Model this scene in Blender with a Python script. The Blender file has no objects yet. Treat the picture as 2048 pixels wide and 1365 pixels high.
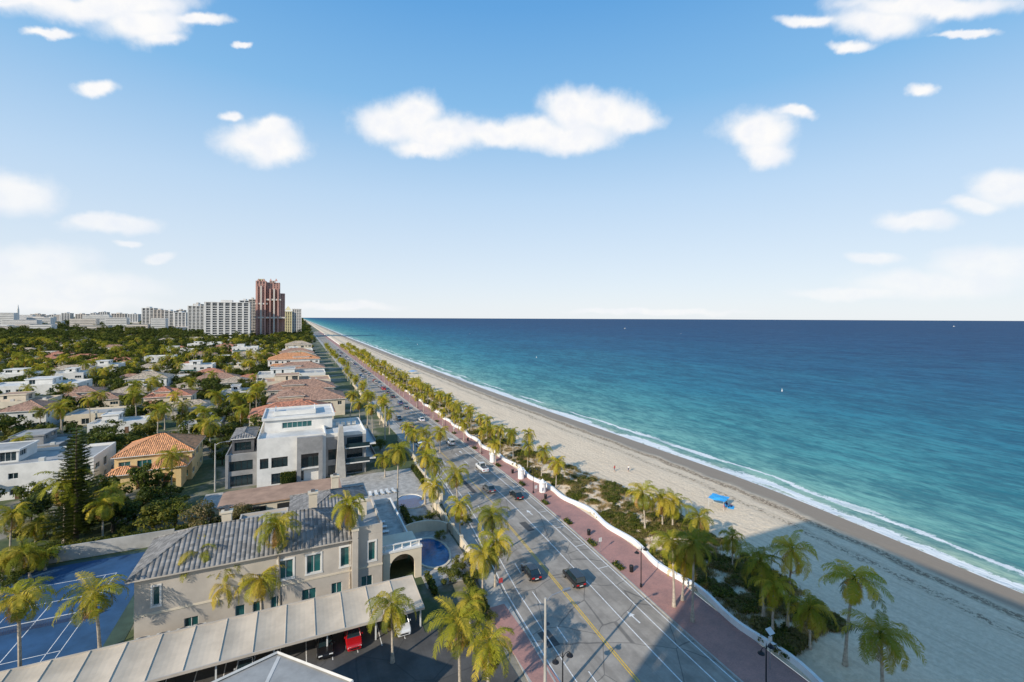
import bpy, bmesh, math, random
from mathutils import Vector, Matrix
import numpy as np
S=bpy.context.scene
RG=random.Random(11)
TH=math.radians(25.0); ROLL=math.radians(0.25); F=910.0; H=40.0
ct,st=math.cos(TH),math.sin(TH)
SUN_AZ=math.radians(64); SUN_EL=math.radians(26)
# ---------- survey helpers (bearing / depression -> world ground position) ----------
def unroll(px,py):
    dx=px-1024.0; dy=637.0-py
    return dx*math.cos(ROLL)-dy*math.sin(ROLL), dx*math.sin(ROLL)+dy*math.cos(ROLL)
def G(px,py,z=0.0):
    dx,dy=unroll(px,py); d=(H-z)*F/(-dy); l=dx/F*d
    return (d*st+l*ct, d*ct-l*st)
def depth(x,y): return x*st+y*ct
def WX(px,Y,py=637):
    dx,dy=unroll(px,py); return math.tan(TH+math.atan(dx/F))*Y
def WZ(px,py,Y):
    dx,dy=unroll(px,py); X=WX(px,Y,py); return H+dy*depth(X,Y)/F
# ---------- materials ----------
class NT:
    def __init__(s,nt): s.nt=nt
    def n(s,t,**k):
        nd=s.nt.nodes.new(t)
        for a,b in k.items(): setattr(nd,a,b)
        return nd
    def put(s,sock,v):
        if isinstance(v,bpy.types.NodeSocket): s.nt.links.new(v,sock)
        elif v is not None: sock.default_value=v
    def m(s,op,a,b=None,c=None,clamp=False):
        nd=s.n('ShaderNodeMath',operation=op); nd.use_clamp=clamp
        s.put(nd.inputs[0],a); s.put(nd.inputs[1],b); s.put(nd.inputs[2],c); return nd.outputs[0]
    def vm(s,op,a,b=None):
        nd=s.n('ShaderNodeVectorMath',operation=op); s.put(nd.inputs[0],a); s.put(nd.inputs[1],b)
        return nd.outputs['Value'] if op in('LENGTH','DOT_PRODUCT') else nd.outputs[0]
    def noise(s,vec,scale,detail=3,rough=.55,dist=0):
        nd=s.n('ShaderNodeTexNoise'); s.put(nd.inputs['Vector'],vec); nd.inputs['Scale'].default_value=scale
        nd.inputs['Detail'].default_value=detail; nd.inputs['Roughness'].default_value=rough; nd.inputs['Distortion'].default_value=dist
        return nd.outputs['Fac']
    def mix(s,f,a,b,bt='MIX'):
        nd=s.n('ShaderNodeMix',data_type='RGBA',blend_type=bt); s.put(nd.inputs[0],f)
        s.put(nd.inputs[6],a); s.put(nd.inputs[7],b); return nd.outputs[2]
    def ss(s,v,a,b,lo=0.,hi=1.):
        nd=s.n('ShaderNodeMapRange',interpolation_type='SMOOTHSTEP'); s.put(nd.inputs[0],v)
        nd.inputs[1].default_value=a; nd.inputs[2].default_value=b; nd.inputs[3].default_value=lo; nd.inputs[4].default_value=hi
        return nd.outputs[0]
    def ramp(s,f,stops):
        nd=s.n('ShaderNodeValToRGB'); s.put(nd.inputs[0],f); e=nd.color_ramp.elements
        while len(e)<len(stops): e.new(0.5)
        for i,(p,c) in enumerate(stops): e[i].position=p; e[i].color=(*c,1)
        return nd.outputs[0]
    def bump(s,h,strength=.5,dist=.1):
        nd=s.n('ShaderNodeBump'); s.put(nd.inputs['Height'],h); nd.inputs['Strength'].default_value=strength; nd.inputs['Distance'].default_value=dist
        return nd.outputs[0]
def newmat(name):
    m=bpy.data.materials.new(name); m.use_nodes=True; nt=m.node_tree
    b=nt.nodes['Principled BSDF']; return m,NT(nt),b
def c4(c): return (c[0],c[1],c[2],1)
def mat(name,col,rough=.8,var=.18,scale=.6,bump=0,spec=.3,metal=0,col2=None,bscale=8):
    m,t,b=newmat(name); co=t.n('ShaderNodeTexCoord').outputs['Object']
    n=t.noise(co,scale,5,.65)
    lo=tuple(c*(1-var) for c in col) if col2 is None else col2
    hi=tuple(min(1,c*(1+var)) for c in col)
    t.put(b.inputs['Base Color'],t.mix(t.ss(n,.3,.7),c4(lo),c4(hi)))
    b.inputs['Roughness'].default_value=rough; b.inputs['Metallic'].default_value=metal
    b.inputs['Specular IOR Level'].default_value=spec
    if bump: t.put(b.inputs['Normal'],t.bump(t.noise(co,bscale,4,.6),.6,bump))
    return m
def tilemat(name,col,per=.42,var=.35):
    m,t,b=newmat(name); co=t.n('ShaderNodeTexCoord').outputs['Object']
    g=t.n('ShaderNodeNewGeometry').outputs['True Normal']
    sx=t.n('ShaderNodeSeparateXYZ'); t.put(sx.inputs[0],co); sn=t.n('ShaderNodeSeparateXYZ'); t.put(sn.inputs[0],g)
    f=t.m('GREATER_THAN',t.m('ABSOLUTE',sn.outputs[0]),t.m('ABSOLUTE',sn.outputs[1]))
    u=t.m('ADD',t.m('MULTIPLY',sx.outputs[1],f),t.m('MULTIPLY',sx.outputs[0],t.m('SUBTRACT',1,f)))
    rib=t.m('ABSOLUTE',t.m('SINE',t.m('MULTIPLY',u,math.pi/per)))
    row=t.m('FRACT',t.m('MULTIPLY',sx.outputs[2],1/.2))
    cell=t.n('ShaderNodeTexWhiteNoise',noise_dimensions='3D')
    cv=t.n('ShaderNodeCombineXYZ'); t.put(cv.inputs[0],t.m('FLOOR',t.m('MULTIPLY',u,1/per))); t.put(cv.inputs[1],t.m('FLOOR',t.m('MULTIPLY',sx.outputs[2],5))); t.put(cell.inputs[0],cv.outputs[0])
    n=t.noise(co,.5,5,.7)
    k=t.m('ADD',t.m('MULTIPLY',cell.outputs[0],.5),t.m('MULTIPLY',n,.6))
    t.put(b.inputs['Base Color'],t.mix(t.ss(k,.2,.9),c4([c*(1-var) for c in col]),c4([min(1,c*(1+var)) for c in col])))
    b.inputs['Roughness'].default_value=.85
    t.put(b.inputs['Normal'],t.bump(t.m('ADD',rib,t.m('MULTIPLY',row,.3)),1.0,.13))
    return m
def leafmat(name,col,tr=.35):
    m,t,b=newmat(name); nt=m.node_tree
    oi=t.n('ShaderNodeObjectInfo').outputs['Random']
    co=t.n('ShaderNodeNewGeometry').outputs['Position']
    n=t.noise(co,.25,3)
    k=t.m('ADD',t.m('MULTIPLY',oi,.6),t.m('MULTIPLY',n,.5))
    c=t.mix(k,c4([x*.62 for x in col]),c4([col[0]*1.55,col[1]*1.3,col[2]*1.1]))
    t.put(b.inputs['Base Color'],c); b.inputs['Roughness'].default_value=.55; b.inputs['Specular IOR Level'].default_value=.15
    tl=t.n('ShaderNodeBsdfTranslucent'); t.put(tl.inputs[0],t.mix(1.0,c,(1.0,1.0,.5,1),'MULTIPLY'))
    mx=t.n('ShaderNodeMixShader'); mx.inputs[0].default_value=tr
    nt.links.new(b.outputs[0],mx.inputs[1]); nt.links.new(tl.outputs[0],mx.inputs[2])
    nt.links.new(mx.outputs[0],nt.nodes['Material Output'].inputs[0]); return m
M={}
M['white']=mat('white_stucco',(.68,.655,.61),.85,.10,.4)
M['cream']=mat('cream_stucco',(.64,.55,.42),.85,.1,.4)
M['yellow']=mat('yellow_stucco',(.68,.50,.25),.85,.1,.4)
M['beige']=mat('beige_stucco',(.48,.425,.36),.85,.1,.3)
M['grey']=mat('grey_stucco',(.27,.265,.26),.8,.15,.5)
M['dgrey']=mat('dark_stone',(.10,.10,.105),.7,.25,.8)
M['conc']=mat('concrete',(.40,.38,.345),.85,.2,.3,.02)
M['roofw']=mat('white_roof_membrane',(.60,.575,.53),.8,.18,.25)
M['roofg']=mat('grey_roof_membrane',(.34,.33,.31),.8,.2,.25)
M['roofbr']=mat('brown_gravel_roof',(.40,.25,.17),.9,.2,.3)
M['carport']=mat('carport_canvas',(.56,.465,.355),.8,.14,.25)
M['glass']=mat('window_glass',(.015,.03,.035),.08,.3,.3,spec=.8)
M['glasst']=mat('teal_window_glass',(.02,.10,.10),.1,.3,.3,spec=.8)
M['frame']=mat('window_frame',(.65,.65,.63),.5,.05)
M['dframe']=mat('dark_frame',(.03,.03,.03),.5,.05)
M['black']=mat('black_metal',(.015,.015,.017),.4,.1)
M['steel']=mat('galvanised_steel',(.35,.35,.36),.45,.15,metal=.6)
M['acu']=mat('painted_ac_casing',(.55,.53,.48),.6,.1)
M['wood']=mat('wood',(.18,.10,.06),.7,.3,2)
M['tile_o']=tilemat('orange_clay_tile',(.60,.27,.12))
M['tile_b']=tilemat('brown_clay_tile',(.38,.22,.15))
M['tile_r']=tilemat('red_clay_tile',(.48,.20,.12))
M['tile_g']=tilemat('grey_clay_tile',(.20,.19,.18),.55)
M['tile_t']=tilemat('tan_tile',(.46,.36,.26))
M['trunk']=mat('palm_bark',(.40,.34,.27),.9,.3,3,.02)
M['bark']=mat('tree_bark',(.10,.075,.055),.9,.3,3,.02)
M['l1']=leafmat('leaf_mid',(.085,.115,.020)); M['l2']=leafmat('leaf_dark',(.036,.06,.014)); M['l3']=leafmat('leaf_light',(.165,.175,.035))
M['p1']=leafmat('palm_frond_green',(.27,.30,.030),.42); M['p2']=leafmat('palm_frond_yellow',(.46,.41,.06),.42); M['p3']=leafmat('palm_frond_dry',(.42,.28,.11)); M['p4']=leafmat('palm_frond_dark',(.13,.17,.03))
M['pine']=leafmat('pine_needles',(.055,.085,.022),.15)
M['dune']=leafmat('dune_shrub',(.17,.16,.07)); M['dune2']=leafmat('dry_grass',(.40,.31,.17))
M['pool']=mat('pool_water',(.008,.10,.24),.05,.25,1.2,.02,spec=.5,bscale=2)  # blue darkened so the base colour carries the shade over the pools
M['deck']=mat('pool_deck_stone',(.40,.37,.33),.8,.25,.9)
M['paint']=mat('white_wall_paint',(.80,.79,.77),.7,.08,.5)
M['skin']=mat('skin',(.42,.24,.16),.6,.05); M['hair']=mat('hair',(.03,.02,.015),.6,.1)
M['blue']=mat('blue_fabric',(.05,.36,.70),.7,.1); M['redc']=mat('red_fabric',(.5,.05,.05),.8,.1); M['navy']=mat('navy_fabric',(.02,.04,.12),.8,.1)
def paintmat(n,c): 
    m=mat(n,c,.25,.03,.3,spec=.6); m.node_tree.nodes['Principled BSDF'].inputs['Coat Weight'].default_value=.6; return m
M['c_black']=paintmat('black_car_paint',(.012,.012,.014)); M['c_white']=paintmat('white_car_paint',(.72,.72,.72)); M['c_red']=paintmat('red_car_paint',(.45,.01,.015)); M['c_grey']=paintmat('grey_car_paint',(.10,.105,.11)); M['c_silver']=paintmat('silver_car_paint',(.42,.43,.44)); M['c_blue']=paintmat('blue_car_paint',(.03,.08,.22))
M['tyre']=mat('tyre_rubber',(.02,.02,.02),.8,.1); M['tail']=mat('tail_light',(.5,.01,.01),.3,.05); M['head']=mat('head_light',(.8,.8,.78),.2,.05)
# ---------- mesh builder ----------
class MB:
    def __init__(s): s.v=[];s.f=[];s.mi=[];s.mats=[]
    def k(s,m):
        m=M[m] if isinstance(m,str) else m
        if m not in s.mats: s.mats.append(m)
        return s.mats.index(m)
    def poly(s,pts,m):
        b=len(s.v); s.v+= [tuple(p) for p in pts]; s.f.append(tuple(range(b,b+len(pts)))); s.mi.append(s.k(m))
    def box(s,x0,x1,y0,y1,z0,z1,m):
        b=len(s.v); s.v+=[(x0,y0,z0),(x1,y0,z0),(x1,y1,z0),(x0,y1,z0),(x0,y0,z1),(x1,y0,z1),(x1,y1,z1),(x0,y1,z1)]
        for q in((3,2,1,0),(4,5,6,7),(0,1,5,4),(1,2,6,5),(2,3,7,6),(3,0,4,7)): s.f.append(tuple(b+i for i in q)); s.mi.append(s.k(m))
    def obox(s,o,u,n,u0,u1,v0,v1,d0,d1,m):
        z=Vector((0,0,1)); b=len(s.v)
        for d in(d0,d1):
            for (a,c) in((u0,v0),(u1,v0),(u1,v1),(u0,v1)): s.v.append(tuple(o+u*a+z*c+n*d))
        for q in((0,1,2,3),(7,6,5,4),(0,4,5,1),(1,5,6,2),(2,6,7,3),(3,7,4,0)): s.f.append(tuple(b+i for i in q)); s.mi.append(s.k(m))
    def tube(s,pts,rads,n,m,cap=True):
        pts=[Vector(p) for p in pts]; rings=[]
        for i,p in enumerate(pts):
            t=(pts[min(i+1,len(pts)-1)]-pts[max(i-1,0)]).normalized()
            a=t.cross(Vector((0,0,1))) if abs(t.z)<.95 else t.cross(Vector((0,1,0)))
            a.normalize(); c=t.cross(a); b=len(s.v); rings.append(b)
            for j in range(n):
                w=2*math.pi*j/n; s.v.append(tuple(p+(a*math.cos(w)+c*math.sin(w))*rads[i]))
        k=s.k(m)
        for i in range(len(pts)-1):
            for j in range(n):
                s.f.append((rings[i]+j,rings[i]+(j+1)%n,rings[i+1]+(j+1)%n,rings[i+1]+j)); s.mi.append(k)
        if cap:
            s.f.append(tuple(rings[0]+j for j in range(n))); s.mi.append(k); s.f.append(tuple(rings[-1]+j for j in range(n))); s.mi.append(k)
    def mesh(s,name,off=(0,0,0),smooth=False):
        me=bpy.data.meshes.new(name); o=off
        me.from_pydata([(a-o[0],b-o[1],c-o[2]) for a,b,c in s.v],[],s.f)
        for m in s.mats: me.materials.append(m)
        me.polygons.foreach_set('material_index',s.mi)
        if smooth: me.polygons.foreach_set('use_smooth',[True]*len(s.f))
        me.update(); return me
    def obj(s,name,parent=None,smooth=False,loc=(0,0,0)):
        o=parent.location if parent else loc
        ob=bpy.data.objects.new(name,s.mesh(name,o,smooth)); S.collection.objects.link(ob)
        if parent: ob.parent=parent
        else: ob.location=loc
        return ob
def link(name,me,loc=(0,0,0),rot=0,sc=(1,1,1)):
    ob=bpy.data.objects.new(name,me); S.collection.objects.link(ob); ob.location=loc; ob.rotation_euler=(0,0,rot)
    ob.scale=sc if hasattr(sc,'__len__') else (sc,)*3; return ob
def empty(name,loc,rot=0):
    e=bpy.data.objects.new(name,None); S.collection.objects.link(e); e.location=loc; e.rotation_euler=(0,0,rot); e.empty_display_size=.1; return e
# ---------- lines along the coast ----------
def line(pts,z=0.):
    a=sorted([G(x,y,z)[::-1] for x,y in pts]); return [p[0] for p in a],[p[1] for p in a]
SEA=-1.3
shY,shX=line([(2048,1192),(1900,1127),(1750,1062),(1600,1003),(1500,962),(1400,928),(1300,893),(1200,858),(1100,824),(1000,790),(900,753),(800,716),(700,677)],SEA)
waY,waX=line([(1610,1365),(1525,1300),(1435,1222),(1340,1150),(1280,1100),(1205,1048),(1130,1000),(1050,950),(985,908),(935,872),(860,818),(800,775)])
kY,kX=line([(1475,1365),(1385,1280),(1292,1195),(1185,1098),(1105,1025),(1000,940),(900,866),(830,816)])
veY,veX=line([(1830,1365),(1650,1240),(1500,1130),(1400,1062),(1250,985),(1040,903),(960,853)])
def sm(Ys,Xs):
    g=np.arange(-400,1200,4.); x=np.interp(g,Ys,Xs); k=np.ones(7)/7; xx=np.convolve(np.pad(x,3,'edge'),k,'valid')
    return lambda Y: float(np.interp(Y,g,xx))
shore,wall,kerb,veg=sm(shY,shX),sm(waY,waX),sm(kY,kX),sm(veY,veX)
def left(Y): return kerb(Y)-float(np.interp(Y,[60,95,150],[19.0,17.0,14.5]))
YS=list(np.arange(-300,300,4.))+list(np.arange(300,1200,15.))+[1200,1400,1700,2200,3000,4500,7000,12000,25000,60000]
def beach_z(x,y):
    sd=x-shore(y); z=min(0.05,SEA-.075*sd)
    w,v=wall(y),veg(y)
    if w<x<v+3: 
        t=(x-w)/(v+3-w); z+=.9*math.sin(math.pi*t)
    return z
def strip(name,fa,fb,z,m,ys=YS,cols=1,zf=None,attr=None,y0=-1e9,y1=1e9):
    ys=[y for y in ys if y0<=y<=y1]; v=[];f=[];at=[]
    for y in ys:
        a,b=fa(y),fb(y)
        for c in range(cols+1):
            x=a+(b-a)*c/cols; v.append((x,y,zf(x,y) if zf else z)); at.append(x-shore(y))
    n=cols+1
    for i in range(len(ys)-1):
        for c in range(cols): f.append((i*n+c,i*n+c+1,(i+1)*n+c+1,(i+1)*n+c))
    me=bpy.data.meshes.new(name); me.from_pydata(v,[],f); me.materials.append(m)
    if attr: a=me.attributes.new(attr,'FLOAT','POINT'); a.data.foreach_set('value',at)
    me.polygons.foreach_set('use_smooth',[True]*len(f)); me.update()
    ob=bpy.data.objects.new(name,me); S.collection.objects.link(ob); return ob
# ground
m,t,b=newmat('ground_soil'); co=t.n('ShaderNodeTexCoord').outputs['Object']
n1=t.noise(co,.05,5,.6); n2=t.noise(co,.6,5,.7)
t.put(b.inputs['Base Color'],t.mix(t.ss(n2,.35,.65),t.mix(t.ss(n1,.47,.57),(.08,.10,.035,1),(.22,.19,.14,1)),t.mix(t.ss(n1,.45,.6),(.05,.075,.025,1),(.32,.28,.22,1))))
b.inputs['Roughness'].default_value=.95; t.put(b.inputs['Normal'],t.bump(n2,.6,.2)); M['ground']=m
strip('ground',lambda y:-60000.,lambda y:wall(y)+.1,-.03,m)
# sand
m,t,b=newmat('beach_sand'); co=t.n('ShaderNodeTexCoord').outputs['Object']
sd=t.n('ShaderNodeAttribute',attribute_name='sd').outputs['Fac']
mp=t.n('ShaderNodeMapping'); t.put(mp.inputs[0],co); mp.inputs['Scale'].default_value=(1,.05,1)
trk=t.noise(mp.outputs[0],1.1,4,.6); fine=t.noise(co,1.6,6,.75); med=t.noise(co,.45,4,.7); lg=t.noise(co,.07,4,.6)
vo=t.n('ShaderNodeTexVoronoi',feature='SMOOTH_F1'); t.put(vo.inputs['Vector'],co); vo.inputs['Scale'].default_value=1.5
base=t.mix(t.ss(fine,.3,.7),(.66,.51,.35,1),(.86,.69,.50,1))
base=t.mix(t.m('MULTIPLY',t.ss(lg,.35,.65),.35),base,(.66,.52,.37,1))
base=t.mix(t.m('MULTIPLY',t.ss(trk,.5,.60),.40),base,(.56,.43,.30,1))
s2=t.m('ADD',sd,t.m('MULTIPLY',t.m('SUBTRACT',t.noise(co,.12,3),.5),5))
wet=t.ss(s2,-8.5,-6.0); base=t.mix(t.m('MULTIPLY',wet,.85),base,(.23,.17,.12,1))
w1=t.m('MULTIPLY',t.m('MULTIPLY',t.ss(s2,-11.5,-10.),t.ss(s2,-7.5,-9.)),t.ss(fine,.40,.54))
w2=t.m('MULTIPLY',t.m('MULTIPLY',t.ss(s2,-17,-15.5),t.ss(s2,-13.5,-15)),t.ss(fine,.48,.58))
base=t.mix(t.m('MULTIPLY',t.m('MAXIMUM',w1,w2),.8),base,(.13,.08,.045,1))
t.put(b.inputs['Base Color'],base); t.put(b.inputs['Roughness'],t.ss(wet,0,1,.95,.5)); b.inputs['Specular IOR Level'].default_value=.15
hh_=t.m('ADD',t.m('ADD',fine,t.m('MULTIPLY',med,1.2)),t.m('MULTIPLY',vo.outputs['Distance'],.7))
t.put(b.inputs['Normal'],t.bump(t.m('MULTIPLY',hh_,t.m('SUBTRACT',1,t.m('MULTIPLY',wet,.85))),.8,.20))
strip('beach_sand',lambda y:wall(y)+.1,lambda y:shore(y)+14,0,m,cols=40,zf=beach_z,attr='sd')
# sea
m,t,b=newmat('sea_water'); co=t.n('ShaderNodeTexCoord').outputs['Object']
sd=t.n('ShaderNodeAttribute',attribute_name='sd').outputs['Fac']
big=t.noise(co,.008,4,.6); 
mp=t.n('ShaderNodeMapping'); t.put(mp.inputs[0],co); mp.inputs['Scale'].default_value=(1,.4,1); mp.inputs['Rotation'].default_value=(0,0,.3)
w_s=t.noise(mp.outputs[0],.5,5,.7,.4); w_m=t.noise(mp.outputs[0],.09,5,.65,.3); w_l=t.noise(mp.outputs[0],.012,4,.6)
sdn=t.m('MAXIMUM',t.m('ADD',sd,t.m('MULTIPLY',t.m('MULTIPLY',t.m('SUBTRACT',big,.5),1.1),sd)),0)
tt=t.m('POWER',t.m('MULTIPLY',sdn,1/2000),.35,clamp=True)
col=t.ramp(tt,[(0,(.34,.36,.27)),(.10,(.25,.39,.31)),(.17,(.13,.345,.31)),(.27,(.050,.25,.27)),(.36,(.018,.17,.235)),(.50,(.011,.112,.20)),(.70,(.012,.078,.165)),(1,(.014,.068,.150))])
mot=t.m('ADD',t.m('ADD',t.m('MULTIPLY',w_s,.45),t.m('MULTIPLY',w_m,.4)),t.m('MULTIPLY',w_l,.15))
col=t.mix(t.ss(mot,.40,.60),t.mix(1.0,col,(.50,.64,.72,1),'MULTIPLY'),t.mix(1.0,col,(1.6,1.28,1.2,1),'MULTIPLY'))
lace=t.noise(co,1.1,5,.7,.6); mp2=t.n('ShaderNodeMapping'); t.put(mp2.inputs[0],co); mp2.inputs['Scale'].default_value=(1,.3,1)
cur=t.noise(mp2.outputs[0],.16,3); s2=t.m('ADD',sd,t.m('MULTIPLY',t.m('SUBTRACT',cur,.5),9))
def band(c,w): return t.m('SUBTRACT',1,t.m('DIVIDE',t.m('ABSOLUTE',t.m('SUBTRACT',s2,c)),w),clamp=True)
edge=t.ss(sd,1.8,.2)
f1=t.ss(t.m('ADD',t.m('MULTIPLY',band(2.0,3.2),.8),lace),.78,.98)
f2=t.m('MULTIPLY',t.ss(t.m('ADD',t.m('MULTIPLY',band(8.5,2.0),.75),lace),.86,1.08),t.ss(t.noise(co,.03,2),.42,.55))
foam=t.m('MAXIMUM',t.m('MAXIMUM',f1,f2),t.m('MULTIPLY',edge,t.ss(lace,.36,.5)),clamp=True)
col=t.mix(t.m('MULTIPLY',foam,.9),col,(.80,.80,.78,1))
nrm=t.bump(t.m('ADD',t.m('MULTIPLY',w_s,.5),t.m('MULTIPLY',w_m,2.2)),1.0,.6)
nt=m.node_tree; nt.nodes.remove(b)
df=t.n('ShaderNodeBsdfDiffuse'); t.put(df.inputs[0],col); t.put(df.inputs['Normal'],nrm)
gl=t.n('ShaderNodeBsdfGlossy'); gl.inputs['Roughness'].default_value=.25; t.put(gl.inputs['Normal'],nrm)
fr=t.n('ShaderNodeFresnel'); fr.inputs[0].default_value=1.33; t.put(fr.inputs['Normal'],nrm)
mx=t.n('ShaderNodeMixShader'); t.put(mx.inputs[0],t.m('MINIMUM',t.m('MULTIPLY',fr.outputs[0],.35),.09)); nt.links.new(df.outputs[0],mx.inputs[1]); nt.links.new(gl.outputs[0],mx.inputs[2]); nt.links.new(mx.outputs[0],nt.nodes['Material Output'].inputs[0])
def sea():
    offs=[-3,0,1,2,3,5,8,12,20,35,60,100,160,260,420,700,1200,2200,4500,9000,20000,60000]; v=[];f=[];at=[]
    for y in YS:
        for o in offs: v.append((shore(y)+o,y,SEA)); at.append(o)
    n=len(offs)
    for i in range(len(YS)-1):
        for c in range(n-1): f.append((i*n+c,i*n+c+1,(i+1)*n+c+1,(i+1)*n+c))
    me=bpy.data.meshes.new('sea'); me.from_pydata(v,[],f); me.materials.append(m)
    a=me.attributes.new('sd','FLOAT','POINT'); a.data.foreach_set('value',at); me.update()
    ob=bpy.data.objects.new('sea',me); S.collection.objects.link(ob)
sea()
# road
def asphalt(name,base,patch=.3):
    m,t,b=newmat(name); co=t.n('ShaderNodeTexCoord').outputs['Object']
    mp=t.n('ShaderNodeMapping'); t.put(mp.inputs[0],co); mp.inputs['Scale'].default_value=(1,.06,1)
    tr=t.noise(mp.outputs[0],.9,4,.6); n=t.noise(co,.25,5,.7); f=t.noise(co,6,4,.7)
    c=t.mix(t.ss(n,.3,.7),c4([x*.8 for x in base]),c4([x*1.25 for x in base])); c=t.mix(t.m('MULTIPLY',t.ss(tr,.45,.65),patch),c,c4([x*.55 for x in base]))
    vo=t.n('ShaderNodeTexVoronoi',feature='DISTANCE_TO_EDGE'); t.put(vo.inputs['Vector'],t.vm('ADD',co,t.vm('MULTIPLY',t.n('ShaderNodeTexNoise').outputs['Color'],(1.5,1.5,0)))); vo.inputs['Scale'].default_value=.14
    c=t.mix(t.m('MULTIPLY',t.ss(vo.outputs['Distance'],.012,.004),.5),c,(.05,.05,.05,1))
    t.put(b.inputs['Base Color'],c); b.inputs['Roughness'].default_value=.9; b.inputs['Specular IOR Level'].default_value=.2; t.put(b.inputs['Normal'],t.bump(f,.4,.03)); return m
M['road']=asphalt('road_asphalt',(.325,.285,.24),.4); M['lot']=asphalt('lot_asphalt',(.095,.09,.085))
strip('road',left,kerb,.004,M['road'],y0=-60,y1=1500)
m,t,b=newmat('brick_pavers'); co=t.n('ShaderNodeTexCoord').outputs['Object']
br=t.n('ShaderNodeTexBrick'); t.put(br.inputs['Vector'],co); br.inputs['Scale'].default_value=2.2; br.inputs['Color1'].default_value=(.40,.20,.165,1); br.inputs['Color2'].default_value=(.32,.16,.135,1); br.inputs['Mortar'].default_value=(.26,.18,.16,1); br.inputs['Mortar Size'].default_value=.03
t.put(b.inputs['Base Color'],t.mix(t.ss(t.noise(co,.3,5,.7),.3,.7),br.outputs[0],t.mix(1.,br.outputs[0],(1.35,1.25,1.2,1),'MULTIPLY'))); b.inputs['Roughness'].default_value=.85; M['brick']=m
strip('brick_sidewalk',lambda y:kerb(y)+.2,lambda y:wall(y)-.02,.12,m,y0=-60,y1=1500)
def ribbon(name,fa,fb,z0,z1,mt,y0,y1,step=4.):
    mb=MB(); ys=list(np.arange(y0,min(y1,300),step))+list(np.arange(300,y1,15.)) if y1>300 else list(np.arange(y0,y1+.01,step))
    for i in range(len(ys)-1):
        a,c=ys[i],ys[i+1]; p=[(fa(a),a),(fb(a),a),(fb(c),c),(fa(c),c)]
        mb.poly([(x,y,z1) for x,y in p],mt); mb.poly([(p[0][0],p[0][1],z0),(p[0][0],p[0][1],z1),(p[3][0],p[3][1],z1),(p[3][0],p[3][1],z0)],mt)
        mb.poly([(p[1][0],p[1][1],z0),(p[2][0],p[2][1],z0),(p[2][0],p[2][1],z1),(p[1][0],p[1][1],z1)],mt)
    return mb.obj(name)
ribbon('kerb',lambda y:kerb(y),lambda y:kerb(y)+.2,0,.15,'conc',-60,1200)
ribbon('kerb',lambda y:left(y)-.2,lambda y:left(y),0,.15,'conc',-60,1200)
ribbon('sidewalk',lambda y:left(y)-2.8,lambda y:left(y)-.2,0,.12,'conc',-60,1200)
def wv(y): return .55*math.sin(y*.42)+.3*math.sin(y*.17+1)
ribbon('white_beach_wall',lambda y:wall(y)+wv(y),lambda y:wall(y)+.45+wv(y),-.2,.95,'paint',-60,1200,1.5)
# markings
M['lw']=mat('white_road_paint',(.74,.72,.68),.7,.18,2.5); M['ly']=mat('yellow_road_paint',(.72,.45,.05),.7,.15,2.5)
mk=MB()
def mline(off,w,mt,y0,y1,dash=None):
    ys=np.arange(y0,y1,3.) if not dash else np.arange(y0,y1,dash[0]+dash[1])
    for y in ys:
        y2=y+(3. if not dash else dash[0]); o=off if callable(off) else (lambda q:kerb(q)-off)
        mk.poly([(o(y)-w/2,y,.012),(o(y)+w/2,y,.012),(o(y2)+w/2,y2,.012),(o(y2)-w/2,y2,.012)],mt)
mline(.45,.15,'lw',0,900); mline(2.5,.15,'lw',0,900); mline(6.0,.15,'lw',0,110); mline(6.0,.13,'lw',110,900,(3,5)); 
mline(10.3,.13,'ly',0,88); mline(10.6,.13,'ly',0,88); mline(lambda y:kerb(y)-9.6,.13,'ly',90,900)
mline(lambda y:left(y)+4.2,.13,'lw',0,900,(3,5)); mline(lambda y:left(y)+.5,.15,'lw',0,900)
mline(lambda y:left(y)+2.2,.13,'lw',0,150)
for y in(47,82,128,190):
    x=kerb(y)-4.2
    mk.poly([(x-.1,y,.013),(x+.1,y,.013),(x+.1,y+1.6,.013),(x-.1,y+1.6,.013)],'lw'); mk.poly([(x-.45,y+1.6,.013),(x+.45,y+1.6,.013),(x,y+2.7,.013)],'lw')
for y in np.arange(60,200,7.5): 
    mk.poly([(kerb(y)-2.4,y,.012),(kerb(y)-.5,y,.012),(kerb(y)-.5,y+.12,.012),(kerb(y)-2.4,y+.12,.012)],'lw')
mk.obj('road_markings')
mb=MB() # manhole covers and repair patches
for x,y in((29.5,52),(38.5,61),(33.,74),(40.,95),(31.,88),(36.5,112)):
    mb.poly([(x+.38*math.cos(a*math.pi/8),y+.38*math.sin(a*math.pi/8),.011) for a in range(16)],'dgrey')
for x,y,w_,l_ in((28.,66,1.2,6),(39.,76,1.4,4),(36.,98,1.,9),(27.5,48,1.6,3)): mb.poly([(x,y,.0085),(x+w_,y,.0085),(x+w_,y+l_,.0085),(x,y+l_,.0085)],'lot')
mb.obj('manhole_covers_and_patches')
# near lot, driveways
mb=MB(); mb.box(-60,left(40)-3.2,-30,57,-.02,.02,'lot'); mb.obj('parking_lot')
mb=MB()
for x in np.arange(-30,14,2.8): mb.box(x,x+.1,56.9,62.5,.024,.03,'lw')
mb.box(-60,14.6,57.0,64.6,-.02,.024,'lot'); mb.obj('carport_pavement')
mb=MB(); mb.box(left(50)-2.9,left(50)-.1,36,58,.0,.125,'brick'); mb.obj('brick_crossing')
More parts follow.
